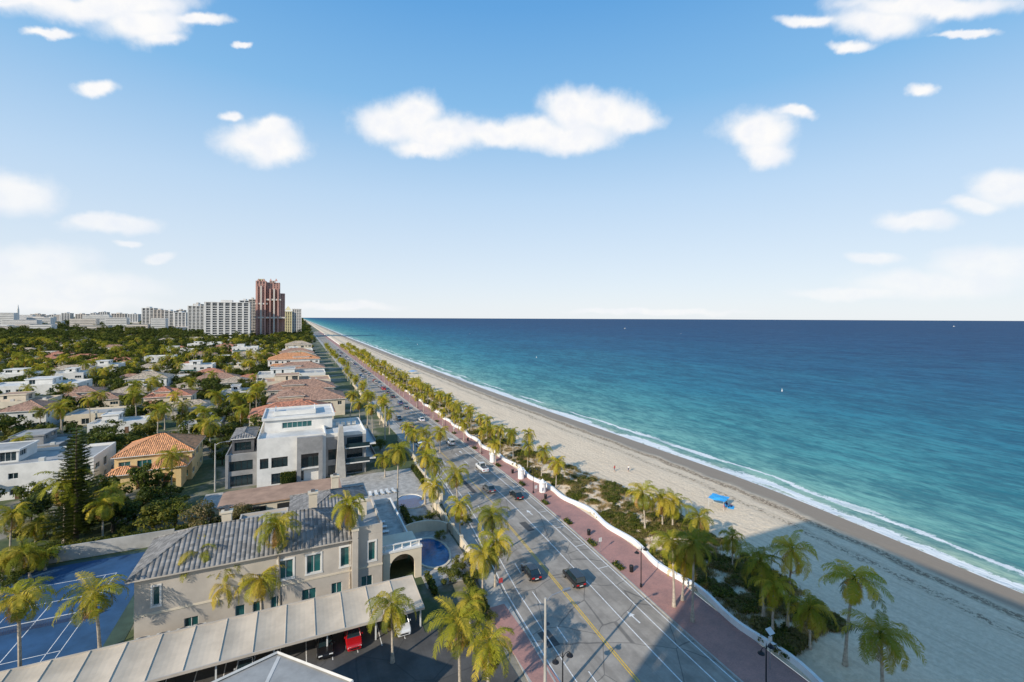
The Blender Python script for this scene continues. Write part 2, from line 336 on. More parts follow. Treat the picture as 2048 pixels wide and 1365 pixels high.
# ---------- building tools ----------
X_,Y_=Vector((1,0,0)),Vector((0,1,0))
def facade(w,g,o,u,n,W,Hh,ops,mw,mg='glass',mf='frame',dp=.22):
    us=sorted(set([0,W]+[a for p in ops for a in p[:2]])); vs=sorted(set([0,Hh]+[a for p in ops for a in p[2:4]])); z=Vector((0,0,1))
    for i in range(len(us)-1):
        for j in range(len(vs)-1):
            cu,cv=(us[i]+us[i+1])/2,(vs[j]+vs[j+1])/2
            if any(p[0]<cu<p[1] and p[2]<cv<p[3] for p in ops): continue
            w.poly([o+u*us[i]+z*vs[j],o+u*us[i+1]+z*vs[j],o+u*us[i+1]+z*vs[j+1],o+u*us[i]+z*vs[j+1]],mw)
    for (a,b_,c,d) in ops:
        q=[o+u*a+z*c,o+u*b_+z*c,o+u*b_+z*d,o+u*a+z*d]; r=[p-n*dp for p in q]
        for i in range(4): w.poly([q[i],q[(i+1)%4],r[(i+1)%4],r[i]],mw)
        g.poly(r,mg); e=.07
        for (a2,b2,c2,d2) in((a,a+e,c,d),(b_-e,b_,c,d),(a+e,b_-e,c,c+e),(a+e,b_-e,d-e,d)): g.obox(o,u,n,a2,b2,c2,d2,-dp+.005,-dp+.06,mf)
        nm=max(0,int((b_-a)/1.3))
        for k in range(1,nm+1):
            x=a+(b_-a)*k/(nm+1); g.obox(o,u,n,x-.035,x+.035,c+e,d-e,-dp+.005,-dp+.05,mf)
def wops(W,st,fh,r,dens=.8,z0=.0):
    ops=[]; n=max(1,int(W/3.6)); cw=W/n
    for s in range(st):
        for i in range(n):
            if r.random()>dens: continue
            ww=r.choice([1.1,1.6,2.2,2.8]); ww=min(ww,cw-.7); hh=r.choice([1.3,1.5,2.1]); c=(i+.5)*cw
            lo=s*fh+(.25 if hh>2 else .95); ops.append((c-ww/2,c+ww/2,lo,lo+hh))
    return ops
def volume(w,g,x0,x1,y0,y1,z0,z1,mw,opS=(),opE=(),opW=(),opN=(),mg='glass',mf='frame'):
    facade(w,g,Vector((x0,y0,z0)),X_,-Y_,x1-x0,z1-z0,list(opS),mw,mg,mf)
    facade(w,g,Vector((x1,y0,z0)),Y_,X_,y1-y0,z1-z0,list(opE),mw,mg,mf)
    facade(w,g,Vector((x0,y0,z0)),Y_,-X_,y1-y0,z1-z0,list(opW),mw,mg,mf)
    facade(w,g,Vector((x0,y1,z0)),X_,Y_,x1-x0,z1-z0,list(opN),mw,mg,mf)
def flatroof(r,x0,x1,y0,y1,z,mw,mr='roofw',p=.5,t=.25):
    r.poly([(x0+t,y0+t,z-.02),(x1-t,y0+t,z-.02),(x1-t,y1-t,z-.02),(x0+t,y1-t,z-.02)],mr)
    e=.003
    r.box(x0-e,x1+e,y0-e,y0+t,z-.3,z+p,mw); r.box(x0-e,x1+e,y1-t,y1+e,z-.3,z+p,mw); r.box(x0-e,x0+t,y0+t,y1-t,z-.3,z+p,mw); r.box(x1-t,x1+e,y0+t,y1-t,z-.3,z+p,mw)
def hip(r,x0,x1,y0,y1,z,rise,mt,ov=.6,fascia='white'):
    x0-=ov;x1+=ov;y0-=ov;y1+=ov; W,D=x1-x0,y1-y0; h=min(W,D)/2
    if W>=D: a,b_=(x0+h,(y0+y1)/2,z+rise),(x1-h,(y0+y1)/2,z+rise)
    else: a,b_=((x0+x1)/2,y0+h,z+rise),((x0+x1)/2,y1-h,z+rise)
    c=[(x0,y0,z),(x1,y0,z),(x1,y1,z),(x0,y1,z)]
    if W>=D: F_=[(c[0],c[1],b_,a),(c[1],c[2],b_),(c[2],c[3],a,b_),(c[3],c[0],a)]
    else: F_=[(c[0],c[1],a),(c[1],c[2],b_,a),(c[2],c[3],b_),(c[3],c[0],a,b_)]
    for q in F_: r.poly(q,mt)
    lo=[(p[0],p[1],z-.18) for p in c]
    for i in range(4): r.poly([c[i],c[(i+1)%4],lo[(i+1)%4],lo[i]],fascia)
    r.poly(lo,fascia)
    rid=[(c[0],a),(c[1],b_ if W>=D else a),(c[2],b_),(c[3],a if W>=D else b_),(a,b_)]
    for p,q in rid:
        if (Vector(p)-Vector(q)).length>.3: r.tube([p,q],[.13,.13],5,mt,False)
def acunit(name,x,y,z=0,parent=None,s=1.):
    mb=MB(); mb.box(x-.5*s,x+.5*s,y-.45*s,y+.45*s,z+.1,z+1.15*s,'acu'); mb.box(x-.55*s,x+.55*s,y-.5*s,y+.5*s,z,z+.1,'conc')
    mb.tube([(x,y-.451*s,z+.62*s),(x,y-.50*s,z+.62*s)],[.36*s,.36*s],14,'black'); mb.tube([(x,y,z+1.15*s),(x,y,z+1.2*s)],[.38*s,.38*s],14,'dgrey')
    return mb.obj(name,parent)
RECTS=[]
def house(name,x0,x1,y0,y1,st=2,kind='hip',mw='cream',mr='tile_b',seed=0,fh=3.4,rise=None,extra=True,mg='glass'):
    r=random.Random(seed*7+3); RECTS.append((x0-1,x1+1,y0-1,y1+1)); e=empty(name,((x0+x1)/2,(y0+y1)/2,0))
    w,g,rf=MB(),MB(),MB(); h=st*fh
    volume(w,g,x0,x1,y0,y1,-.05,h,mw,wops(x1-x0,st,fh,r),wops(y1-y0,st,fh,r),wops(y1-y0,st,fh,r,.5),[],mg)
    if kind=='hip':
        hip(rf,x0,x1,y0,y1,h,rise or min(x1-x0,y1-y0)*.2,mr)
        if extra and (x1-x0)>12:
            xa=r.uniform(x0,x0+(x1-x0)*.5); xb=xa+(x1-x0)*.4; volume(w,g,xa,xb,y0-3,y0-.003,-.05,h*.62,mw,wops(xb-xa,max(1,st-1),fh*.9,r),[],[],[],mg); hip(rf,xa,xb,y0-3,y0+.5,h*.62,1.2,mr,.5)
            if st>1:
                xa=x0+(x1-x0)*r.uniform(.1,.55); volume(w,g,xa,xa+(x1-x0)*.33,y0+2,y1-2,h-.05,h+1.9,mw,wops((x1-x0)*.33,1,1.9,r,0),[],[],[],mg); hip(rf,xa,xa+(x1-x0)*.33,y0+2,y1-2,h+1.9,1.6,mr,.5)
    else:
        flatroof(rf,x0,x1,y0,y1,h,mw,mr,.6)
        if extra:
            xa=x0+(x1-x0)*r.uniform(.15,.4); xb=xa+(x1-x0)*r.uniform(.25,.45); ya=y0+(y1-y0)*.35; yb=y1-1
            volume(w,g,xa,xb,ya,yb,h-.02,h+2.7,mw,wops(xb-xa,1,2.7,r),wops(yb-ya,1,2.7,r),[],[],mg); flatroof(rf,xa-.3,xb+.3,ya-.3,yb+.3,h+2.7,mw,mr,.15)
            for s in range(1,st): # balcony slabs
                rf.box(x0+.5,x0+(x1-x0)*.55,y0-1.5,y0-.003,s*fh-.12,s*fh+.08,mw); rf.box(x0+.5,x0+(x1-x0)*.55,y0-1.5,y0-1.44,s*fh+.08,s*fh+1.0,'glasst')
        for k in range(3): 
            ax,ay=r.uniform(x0+1.5,x1-1.5),r.uniform(y0+1,y0+(y1-y0)*.33); rf.box(ax-.5,ax+.5,ay-.45,ay+.45,h+.1,h+1.0,'acu')
    w.obj('walls',e); g.obj('windows',e); rf.obj('roof',e)
    d=MB(); dx=x0+(x1-x0)*.62; d.box(dx,dx+1.1,y0-.06,y0-.004,0,2.2,'wood'); d.obj('door',e)
    return e
# --- grey tile mansion
e=empty('grey_tile_roof_mansion',(-3,75,0)); w,g,rf=MB(),MB(),MB()
mx0,mx1,my0,my1,mh=-18.,11.2,69.,79.5,8.4
up=[(-16.2,-15.5,4.6,6.9),(-2.5,-.7,4.5,7.0),(1.0,2.8,4.5,7.0),(5.4,6.6,4.5,7.2),(9.2,10.2,4.5,7.2)]
dn=[(-7.5,-6.4,.1,2.3),(-5.5,-4.6,.1,2.3),(-3.4,-2.0,.1,2.4),(.4,2.2,.8,2.4),(4.2,5.6,.8,2.4),(8.2,9.8,.8,2.4),(-13,-11.5,.9,2.2)]
ops=[(a-mx0,b_-mx0,c,d) for a,b_,c,d in up+dn]
volume(w,g,mx0,mx1,my0,my1,-.05,mh,'beige',ops,[(2,3,4.5,7),(6,7.4,4.5,7)],[(2,3.5,4.5,6.5),(6.5,8,4.5,6.5)],[],'glasst')
w.box(mx0-.05,mx1+.05,my0-.08,my0-.003,3.55,3.8,'cream')
for a,b_,c,d in up: 
    w.box(a-.25,b_+.25,my0-.07,my0-.004,c-.25,c,'white'); w.box(a-.2,b_+.2,my0-.07,my0-.004,d,d+.25,'white'); w.box(a-.2,a,my0-.06,my0-.004,c,d,'white'); w.box(b_,b_+.2,my0-.06,my0-.004,c,d,'white')
hip(rf,mx0,7.,my0,my1,mh,3.0,'tile_g',.7,'beige'); flatroof(rf,7.72,mx1,my0,my1,9.2,'beige','roofg',.45)
w.box(7.72,mx1,my0+.003,my1-.003,8.41,9.0,'beige')
volume(w,g,-1.,11.,my1+.003,94,-.05,6.6,'beige',[],[(2,3.2,3.5,5.5),(6,8,3.5,5.5),(10,11.4,3.5,5.5)],[(3,4.5,3.5,5.5),(8,10,3.5,5.5)],[]); hip(rf,-1.,11.,my1+.6,94,6.6,2.4,'tile_g',.55,'beige')
w.box(-9,-1.603,my1+.003,90,-.05,5.8,'beige'); flatroof(rf,-9,-1.7,my1+.5,90,5.9,'beige','roofg',.4)
for x,y,h in((-9.5,77.5,11.6),(9.0,74.5,11.4),(6.,90.,10.6),(2.,78.5,12.2)):
    w.box(x-.6,x+.6,y-.45,y+.45,6.6,h,'cream'); w.box(x-.75,x+.75,y-.6,y+.6,h,h+.25,'cream'); w.box(x-.3,x+.3,y-.2,y+.2,h+.25,h+.6,'dgrey')
w.box(6.9,7.7,my0-.75,my0-.01,-.05,9.5,'beige'); w.box(6.8,7.8,my0-.85,my0+.2,9.5,9.75,'cream')
# east terrace + portico
w.box(11.23,16.5,76,92,-.05,3.4,'cream'); w.box(11.23,16.5,76.25,91.8,3.4,3.46,'deck')
for (a,b_,c,d) in((11.3,16.5,75.8,76.05),(16.25,16.5,76.05,92),(11.3,16.25,91.8,92)): w.box(a,b_,c,d,3.46,4.3,'white')
def archwall(mb,x0,x1,y0,y1,h,cx,r,sp,mt):
    n=14
    mb.box(x0,cx-r,y0,y1,0,h,mt); mb.box(cx+r,x1,y0,y1,0,h,mt)
    for i in range(n):
        a0,a1=math.pi*i/n,math.pi*(i+1)/n; xa,xb=cx-r*math.cos(a0),cx-r*math.cos(a1); za,zb=sp+r*math.sin(a0),sp+r*math.sin(a1)
        for y in(y0,y1): mb.poly([(xa,y,za),(xb,y,zb),(xb,y,h),(xa,y,h)],mt)
        mb.poly([(xa,y0,za),(xb,y0,zb),(xb,y1,zb),(xa,y1,za)],mt); mb.poly([(xa,y0,h),(xb,y0,h),(xb,y1,h),(xa,y1,h)],mt)
archwall(w,11.4,17.2,69.6,70.2,4.6,14.3,1.9,2.2,'cream'); w.box(11.3,17.3,69.5,70.3,4.6,4.9,'white'); w.box(11.4,17.1,70.3,75.8,4.3,4.5,'cream'); 
for x in(11.7,13.,14.3,15.6,16.9): w.tube([(x,69.9,4.9),(x,69.9,5.6)],[.12,.09],6,'white')
w.box(11.3,17.3,69.8,70.0,5.6,5.75,'white'); w.box(16.8,17.1,70.3,75.8,0,4.3,'cream')
w.obj('walls',e); g.obj('windows',e); rf.obj('roof',e); RECTS.append((-19,24,57,98))
for i,x in enumerate((-16.9,-14.9,-12.9,-11.2)): acunit('air_conditioner',x,67.6,0,None,1.35)
for i,x in enumerate((-16.9,-14.9,-13.1)): acunit('air_conditioner',x,66.0,0,None,1.2)
mb=MB(); mb.box(mx0-1,11.3,64.7,68.9,-.02,.035,'deck'); mb.obj('side_path')
# pools
def pool(name,cx,cy,rx,ry,n=36,wl=True):
    mb=MB(); ring=lambda k,z:[(cx+rx*k*math.cos(2*math.pi*i/n)*(1+.1*math.cos(4*math.pi*i/n)),cy+ry*k*math.sin(2*math.pi*i/n)*(1+.1*math.cos(4*math.pi*i/n)),z) for i in range(n)]
    mb.poly(ring(.97,.10),'pool'); a,b2=ring(1,.22),ring(1.09,.22); a0,b0=ring(1,.0),ring(1.09,0)
    for i in range(n):
        j=(i+1)%n; mb.poly([a[i],a[j],b2[j],b2[i]],'cream'); mb.poly([a0[i],a0[j],a[j],a[i]],'white'); mb.poly([b0[i],b0[j],b2[j],b2[i]],'cream')
    mb.obj(name)
pool('swimming_pool',20.4,76,2.6,5.6); pool('swimming_pool',22.,99,2.6,4.2)
mb=MB(); mb.box(17.2,left(75)-3.4,66,95,-.02,.05,'deck'); mb.box(12,left(105)-3.4,95.2,121,-.02,.05,'deck'); mb.obj('pool_deck')
mb=MB()
for i in range(18):
    a0,a1=math.pi*(.1+.95*i/18),math.pi*(.1+.95*(i+1)/18); cx,cy,r0=20.4,80,4.6
    P=[(cx+r*math.cos(a),cy+r*.9*math.sin(a)) for a,r in((a0,r0),(a1,r0),(a1,r0+.35),(a0,r0+.35))]
    mb.poly([(x,y,2.0) for x,y in P],'cream'); mb.poly([(P[0][0],P[0][1],0),(P[1][0],P[1][1],0),(P[1][0],P[1][1],2.0),(P[0][0],P[0][1],2.0)],'cream'); mb.poly([(P[3][0],P[3][1],0),(P[2][0],P[2][1],0),(P[2][0],P[2][1],2.0),(P[3][0],P[3][1],2.0)],'cream')
mb.obj('curved_pool_wall')  # white wall coloured cream, its shade put into the colour
def lounger(x,y,a):
    mb=MB(); mb.box(-.32,.32,-.9,.35,.28,.34,'frame'); mb.poly([(-.32,.35,.34),(.32,.35,.34),(.32,.85,.75),(-.32,.85,.75)],'frame')
    for u in(-.28,.28):
        for v in(-.8,.3): mb.box(u-.03,u+.03,v-.03,v+.03,0,.28,'frame')
    ob=mb.obj('sun_lounger'); ob.location=(x,y,.05); ob.rotation_euler=(0,0,a)
for i in range(5): lounger(14.5+i*1.3,106,.1*i)
for i in range(3): lounger(13.,79+i*2.,1.5)
for o_ in [o for o in S.objects if o.name.startswith('sun_lounger') and o.location.x<13.5 and o.location.y<90]: o_.location.z=3.46
# garden walls on the street
for (a,b_) in((66,95),(96,121),(124,150),(172,192),(198,222),(232,252),(262,284)):
    mb=MB(); x=left((a+b_)/2)-3.4; mb.box(x-.25,x,a,b_,0,1.5,'cream'); mb.box(x-.32,x+.07,a,b_,1.5,1.6,'cream')
    for y in np.arange(a,b_,5.): mb.box(x-.4,x+.15,y-.25,y+.25,0,1.9,'cream')
    mb.obj('garden_wall')
mb=MB(); mb.box(-45,-20,98.2,98.5,0,2.4,'conc'); mb.box(-20,-8,98.2,98.5,0,2.0,'conc'); mb.obj('boundary_wall')
# carport
mb=MB(); x0,x1=-62.,14.6
n=24
for i in range(n):
    a=x0+(x1-x0)*i/n; b_=x0+(x1-x0)*(i+1)/n-.06; k=6
    for j in range(k): # slightly sagging fabric bays
        u0,u1=j/k,(j+1)/k; s0,s1=-.14*math.sin(math.pi*u0),-.14*math.sin(math.pi*u1); xa,xb=a+(b_-a)*u0,a+(b_-a)*u1
        mb.poly([(xa,57.5,3.0+s0),(xb,57.5,3.0+s1),(xb,64.3,3.5+s1),(xa,64.3,3.5+s0)],'carport')
    mb.tube([(b_+.03,57.5,3.03),(b_+.03,64.3,3.53)],[.05,.05],5,'beige')
mb.box(x0,x1,57.35,57.5,2.75,3.05,'beige'); mb.box(x0,x1,64.3,64.45,3.25,3.55,'beige')
for x in np.arange(x1-.3,x0,-5.6):
    mb.box(x-.08,x+.08,58.2,58.36,0,2.85,'frame'); mb.box(x-.08,x+.08,63.4,63.56,0,3.2,'frame')
mb.obj('carport')
mb=MB(); 
P=[(4.6,44.6),(-1.9,51.6),(-12,48.2),(-6,38)]
mb.poly([(x,y,6.0) for x,y in P],'roofg')
for i in range(4):
    a,b_=P[i],P[(i+1)%4]; mb.poly([(a[0],a[1],0),(b_[0],b_[1],0),(b_[0],b_[1],6.2),(a[0],a[1],6.2)],'roofw'); mb.tube([(a[0],a[1],6.15),(b_[0],b_[1],6.15)],[.14,.14],4,'roofw')
mb.poly([(-1.9,51.2,6.03),(-1.6,51.0,6.03),(-4.5,41,6.03),(-4.8,41.2,6.03)],'roofw'); mb.obj('grey_roof_pavilion')
# tennis court
M['tb']=mat('tennis_blue',(.03,.085,.175),.75,.2,.3); M['tg']=mat('tennis_green',(.05,.085,.065),.8,.2,.4)
mb=MB(); mb.box(-46,-19.5,58,97.5,-.02,.01,'tg'); mb.box(-41,-21.5,60,96.5,0,.016,'tb'); c0=-31.2
def L(x0,x1,y0,y1): mb.box(x0,x1,y0,y1,.016,.022,'lw')
for x in(-5.5,-4.1,4.1,5.4): L(c0+x,c0+x+.08,66.5,90.3)
for y in(66.4,72,84.8,90.3): L(c0-5.5,c0+5.5,y,y+.1)
L(c0-.05,c0+.05,72.1,84.8); mb.obj('tennis_court')
mb=MB(); mb.tube([(c0-6,78.4,0),(c0-6,78.4,1.1)],[.06,.06],8,'black'); mb.tube([(c0+6,78.4,0),(c0+6,78.4,1.1)],[.06,.06],8,'black')
for k in range(9): mb.box(c0-6,c0+6,78.39,78.41,.1+k*.11,.115+k*.11,'dgrey')
for k in range(80): x=c0-6+k*.15; mb.box(x,x+.015,78.385,78.415,.1,1.0,'dgrey')
mb.box(c0-6,c0+6,78.37,78.43,1.0,1.07,'frame'); mb.obj('tennis_net')
# --- white modern mansion
e=empty('white_modern_mansion',(0,132,0)); w,g,rf=MB(),MB(),MB(); RECTS.append((-20,24,99,150))
volume(w,g,-9,6,122,142,-.05,10.6,'white',[(3.0,6.5,4.2,6.6),(.6,2.4,4.2,6.6),(3.0,6.5,.3,2.8),(7,10,.3,2.6)],[(2,5,4,6.5)],[(2,5,4,6.5),(8,12,1,2.6)],[],'glass','dframe')
flatroof(rf,-9,6,122,142,10.6,'white','roofw',.7)
volume(w,g,-15.6,-9.003,124,140,-.05,7.2,'grey',[(1,5.6,.3,2.8),(.8,5.6,3.9,6.2)],[],[(2,6,4,6)],[],'glass','dframe'); flatroof(rf,-15.6,-9.05,124,140,7.2,'grey','roofg',.5)
volume(w,g,-14.6,-10,127,138,7.2,10.8,'dgrey',[(.5,4,.6,2.6)],[],[],[],'glass','dframe'); hip(rf,-14.6,-10,127,138,10.8,.8,'tile_g',.4)
w.box(-.5,5.2,120.9,121.99,6.9,10.9,'grey'); w.box(-.5,.4,120.9,121.99,0,6.9,'grey'); w.box(4.3,5.2,120.9,121.99,0,6.9,'grey'); w.box(.4,4.3,121.7,121.99,3.2,6.9,'glass'); w.box(.4,4.3,121.,121.7,3.2,3.45,'white')
for x in(1.7,3.0): w.box(x-.04,x+.04,121.62,121.69,3.45,6.9,'dframe')
volume(w,g,6.003,15.7,123,140,-.05,10.2,'grey',[(.6,3.4,.3,2.8),(.6,3.2,4.2,6.8),(5,8.8,4.2,6.8),(5,8.8,.3,2.8),(5,8.8,7.5,9.4)],[(2,6,.5,2.8),(8,13,.5,2.8),(2,7,4.2,6.8),(9,13,4.2,6.8),(2,7,7.5,9.4)],[],[],'glass','dframe')
flatroof(rf,6.1,15.7,123,140,10.2,'white','roofw',.6)
w.poly([(8.2,120.6,0),(10.6,120.6,0),(9.9,120.6,13),(9.0,120.6,13)],'conc'); w.poly([(8.2,122.9,0),(8.2,120.6,0),(9.0,120.6,13),(9.0,122.9,13)],'conc'); w.poly([(10.6,120.6,0),(10.6,122.9,0),(9.9,122.9,13),(9.9,120.6,13)],'conc'); w.poly([(9,120.6,13),(9.9,120.6,13),(9.9,122.9,13),(9,122.9,13)],'conc')
w.box(10.6,16.4,121.2,122.99,3.1,3.4,'white'); w.box(10.4,16.4,121.2,122.99,6.95,7.2,'white')
for z in(3.4,7.2): w.box(10.6,16.4,121.22,121.28,z,z+1,'glass')
for z in(3.2,7.0): w.box(15.73,18.2,123,140,z,z+.25,'white'); w.box(18.1,18.16,123,140,z+.25,z+1.2,'glass')
volume(w,g,-8,8,131,145,10.55,14.0,'white',[(4,11,.8,2.3)],[(2,6,.5,2.4)],[],[],'glasst'); flatroof(rf,-8.6,8.6,130.4,145.6,14.0,'white','roofw',.35)
rf.box(-6,4,134,134.2,14.1,15.3,'white'); rf.box(-6,-5.8,134.2,142,14.1,15.3,'white'); rf.box(3.8,4,134.2,142,14.1,15.3,'white'); rf.box(-4.2,1.6,136,137.5,14.1,14.25,'glasst')
for k in range(4): rf.box(9+k*1.4,10+k*1.4,133,134,10.4,11.3,'acu')
w.obj('walls',e); g.obj('windows',e); rf.obj('roof',e)
mb=MB(); mb.box(-14,8,103.5,112,0,2.9,'cream'); mb.box(-14.4,8.4,103.1,112.4,2.9,3.15,'roofbr'); mb.box(-10,-6,103.42,103.49,0,2.3,'dframe'); mb.box(-4,0,103.42,103.49,0,2.3,'dframe'); mb.obj('brown_roof_garage')
mb=MB(); mb.box(-19,12,112.5,121.9,-.02,.03,'deck'); mb.obj('driveway')
# --- yellow house
e=house('yellow_orange_tile_house',-39,-24,135,149,2,'hip','yellow','tile_o',5,3.6,3.2,False,'glasst')
w,rf=MB(),MB(); archwall(w,-31,-25,129,129.6,5.2,-28,2.,2.6,'yellow'); w.box(-31,-25,129.6,134.9,4.9,5.2,'yellow'); w.box(-25.5,-25,129.6,134.9,0,4.9,'yellow'); hip(rf,-31,-24.2,129,136,5.25,1.6,'tile_o',.5); hip(rf,-39.5,-34,131.5,136,4.0,1.2,'tile_o',.4); w.box(-39.3,-34.2,132,134.95,0,4.0,'yellow')
w.obj('porch_walls',e); rf.obj('porch_roof',e)
# --- named houses
house('white_modern_house',-78,-43,136,150,2,'flat','white','roofg',8,3.5)
beach=[(-15,11,172,188,2,'hip','cream','tile_r'),(-11,17,199,217,2,'hip','cream','tile_b'),(-13,15,233,249,2,'hip','beige','tile_b'),(-18,15,260,278,2,'flat','cream','roofbr'),(-22,14,293,312,2,'flat','white','roofg'),(-15,15,326,344,2,'hip','white','tile_b'),(-20,13,358,378,3,'hip','white','tile_o'),(-16,12,394,412,2,'flat','white','roofw'),(-15,13,430,450,2,'hip','white','tile_t'),(-18,12,468,488,2,'hip','cream','tile_b'),(-16,12,507,525,2,'flat','white','roofw'),(-14,12,547,566,3,'hip','cream','tile_t'),(-16,10,592,612,2,'flat','white','roofw')]
nm={'hip':'tile_roof_house','flat':'flat_roof_house'}
for i,(a,b_,c,d,s,k,mw,mr) in enumerate(beach): house(nm[k],a,b_,c,d,s,k,mw,mr,20+i)
for i,(px,py,wd,dp,s,k,mw,mr) in enumerate([(60,802,34,18,2,'flat','white','roofw'),(20,775,20,14,2,'flat','white','roofw'),(195,752,22,14,2,'flat','white','roofw'),(215,732,34,14,1,'hip','cream','tile_r'),(135,772,14,12,2,'flat','white','roofw'),(390,752,20,14,2,'flat','white','roofw'),(450,706,22,14,2,'hip','white','tile_r'),(432,770,22,14,1,'hip','cream','tile_b'),(335,826,16,12,2,'hip','cream','tile_r'),(490,716,22,14,3,'flat','white','roofw'),(25,842,20,12,2,'flat','cream','roofbr'),(235,868,16,9,1,'flat','white','roofw'),(400,872,12,9,1,'flat','conc','roofg'),(40,925,16,14,1,'flat','grey','roofg'),(150,800,16,12,1,'hip','white','tile_b'),(300,745,18,12,1,'hip','cream','tile_t'),(345,712,20,12,2,'flat','white','roofw'),(120,715,20,12,1,'hip','cream','tile_r'),(480,745,14,12,1,'flat','cream','roofw'),(470,800,12,12,1,'flat','white','roofg'),(410,720,18,12,1,'hip','white','tile_t'),(400,700,26,14,2,'flat','white','roofw'),(260,800,18,12,1,'hip','white','tile_t'),(370,790,14,11,1,'hip','white','tile_t'),(500,770,14,12,1,'hip','cream','tile_r')]):
    x,y=G(px,py); house(nm[k],x-wd/2,x+wd/2,y,y+dp,s,k,mw,mr,60+i)
r=random.Random(5); cnt=0
while cnt<62:
    y=r.uniform(190,1000); x=r.uniform(-.43*y-10,-30)
    if any(a-6<x<b_+6 and c-10<y<d+10 for a,b_,c,d in RECTS): continue
    if y>420 and x<-.22*y and r.random()<.8: continue
    wd,dp=r.uniform(13,22),r.uniform(10,15); k=r.choice(['hip','hip','flat']); cnt+=1
    house(nm[k],x-wd/2,x+wd/2,y,y+dp,r.choice([1,1,2]),k,r.choice(['white','cream','white','beige']),r.choice(['tile_b','tile_r','tile_t','tile_t','tile_g']) if k=='hip' else r.choice(['roofw','roofw','roofg']),200+cnt,extra=False)
# --- towers
M['tw']=mat('tower_white',(.66,.63,.59),.8,.08,.05); M['tp']=mat('tower_pink',(.48,.27,.22),.8,.12,.05); M['ty']=mat('tower_yellow',(.68,.60,.36),.8,.08,.05); M['tc']=mat('tower_cream',(.60,.53,.46),.8,.1,.05); M['tgl']=mat('tower_dark_glass',(.10,.11,.12),.3,.4,.4)  # tgl: dark glass for tower cores and window bands
def tower(mb,x0,x1,y0,y1,h,mw,fh=3.3,bay=6.,z0=0,pier=.9,dp=1.2,bal=1.0):
    mb.box(x0+dp,x1-dp,y0+dp,y1-dp,z0,z0+h-.5,'tgl'); n=int(h/fh)
    for i in range(1,n+1): z=z0+i*fh; mb.box(x0+.2,x1-.2,y0+.2,y1-.2,z-.25,z,mw); 
    for i in range(1,n):
        z=z0+i*fh
        if bal: mb.box(x0+.2,x1-.2,y0+.17,y0+.3,z,z+bal,mw); mb.box(x1-.3,x1-.17,y0+.3,y1-.3,z,z+bal,mw)
    nx=max(2,int((x1-x0)/bay)); 
    for i in range(nx+1):
        x=x0+(x1-x0-pier)*i/nx; mb.box(x,x+pier,y0,y0+dp+.05,z0,z0+h,mw); mb.box(x,x+pier,y1-dp,y1,z0,z0+h,mw)
    ny=max(2,int((y1-y0)/bay))
    for i in range(1,ny):
        y=y0+(y1-y0-pier)*i/ny; mb.box(x1-dp,x1-.02,y,y+pier,z0,z0+h,mw); mb.box(x0+.02,x0+dp,y,y+pier,z0,z0+h,mw)
    mb.box(x0-.1,x1+.1,y0-.1,y1+.1,z0+h,z0+h+1.2,mw)
def ptower(name,p0,p1,pt,Y,mw,dpth=25,parts=(),**k):
    mb=MB(); x0,x1=WX(p0,Y),WX(p1,Y); h=WZ((p0+p1)/2,pt,Y); tower(mb,x0,x1,Y,Y+dpth,h,mw,**k)
    mb.box(x0+(x1-x0)*.35,x0+(x1-x0)*.6,Y+5,Y+dpth-5,h,h+5,mw)
    RECTS.append((x0-5,x1+5,Y-10,Y+dpth+5)); return mb.obj(name,None,False,(x0,Y,0))
ptower('white_grid_apartment_tower',408,500,606,954,'tw',22,pier=3.0,bay=10,bal=1.1,fh=4.2)
ptower('white_apartment_tower',375,409,613,1250,'tw',30,bay=7,pier=2)
ptower('cream_apartment_tower',497,512,600,1120,'tc',30)
mb=MB(); Y=990.
for q0,q1,qt,m2,dy,pr in((511,532,563,'tp',0,2.4),(533,559,566,'tp',5,3.),(560,569,588,'tp',9,2.),(516,528,559,'ty',4,1.5),(538,549,562,'tc',10,1.5)): tower(mb,WX(q0,Y),WX(q1,Y),Y+dy,Y+30,WZ(q0,qt,Y),m2,bay=5,pier=pr,bal=1.3)
for q in(514,522,530,540,548,556): mb.box(WX(q,Y)-1.3,WX(q,Y)+1.3,Y-2.4,Y+5.5,0,WZ(q,572 if q<532 else 578,Y),'tc' if q in(522,548) else 'tp')
for q0,q1,qb in((510,535,606),(532,562,598),(509,571,634)): mb.box(WX(q0,Y),WX(q1,Y),Y-1.5,Y+29,WZ(q0,qb,Y)-3,WZ(q0,qb,Y),'tc')
for q in(516,527,541,552): mb.poly([(WX(q-3,Y),Y+1,WZ(q,563,Y)),(WX(q+3,Y),Y+1,WZ(q,563,Y)),(WX(q,Y),Y+4,WZ(q,557,Y))],'tp')
mb.obj('pink_highrise_tower',None,False,(-50,Y,0))
mb=MB(); Y=1060.; tower(mb,WX(562,Y),WX(584,Y),Y,Y+25,WZ(570,624,Y),'ty',bay=4,pier=1.6); tower(mb,WX(584,Y),WX(603,Y),Y+4,Y+25,WZ(590,619,Y),'tw',bay=4,pier=1.6); hip(mb,WX(570,Y),WX(582,Y),Y+3,Y+15,WZ(575,622,Y)+1.3,9,'ty',0,'ty'); mb.obj('yellow_condominium_tower',None,False,(-20,Y,0))
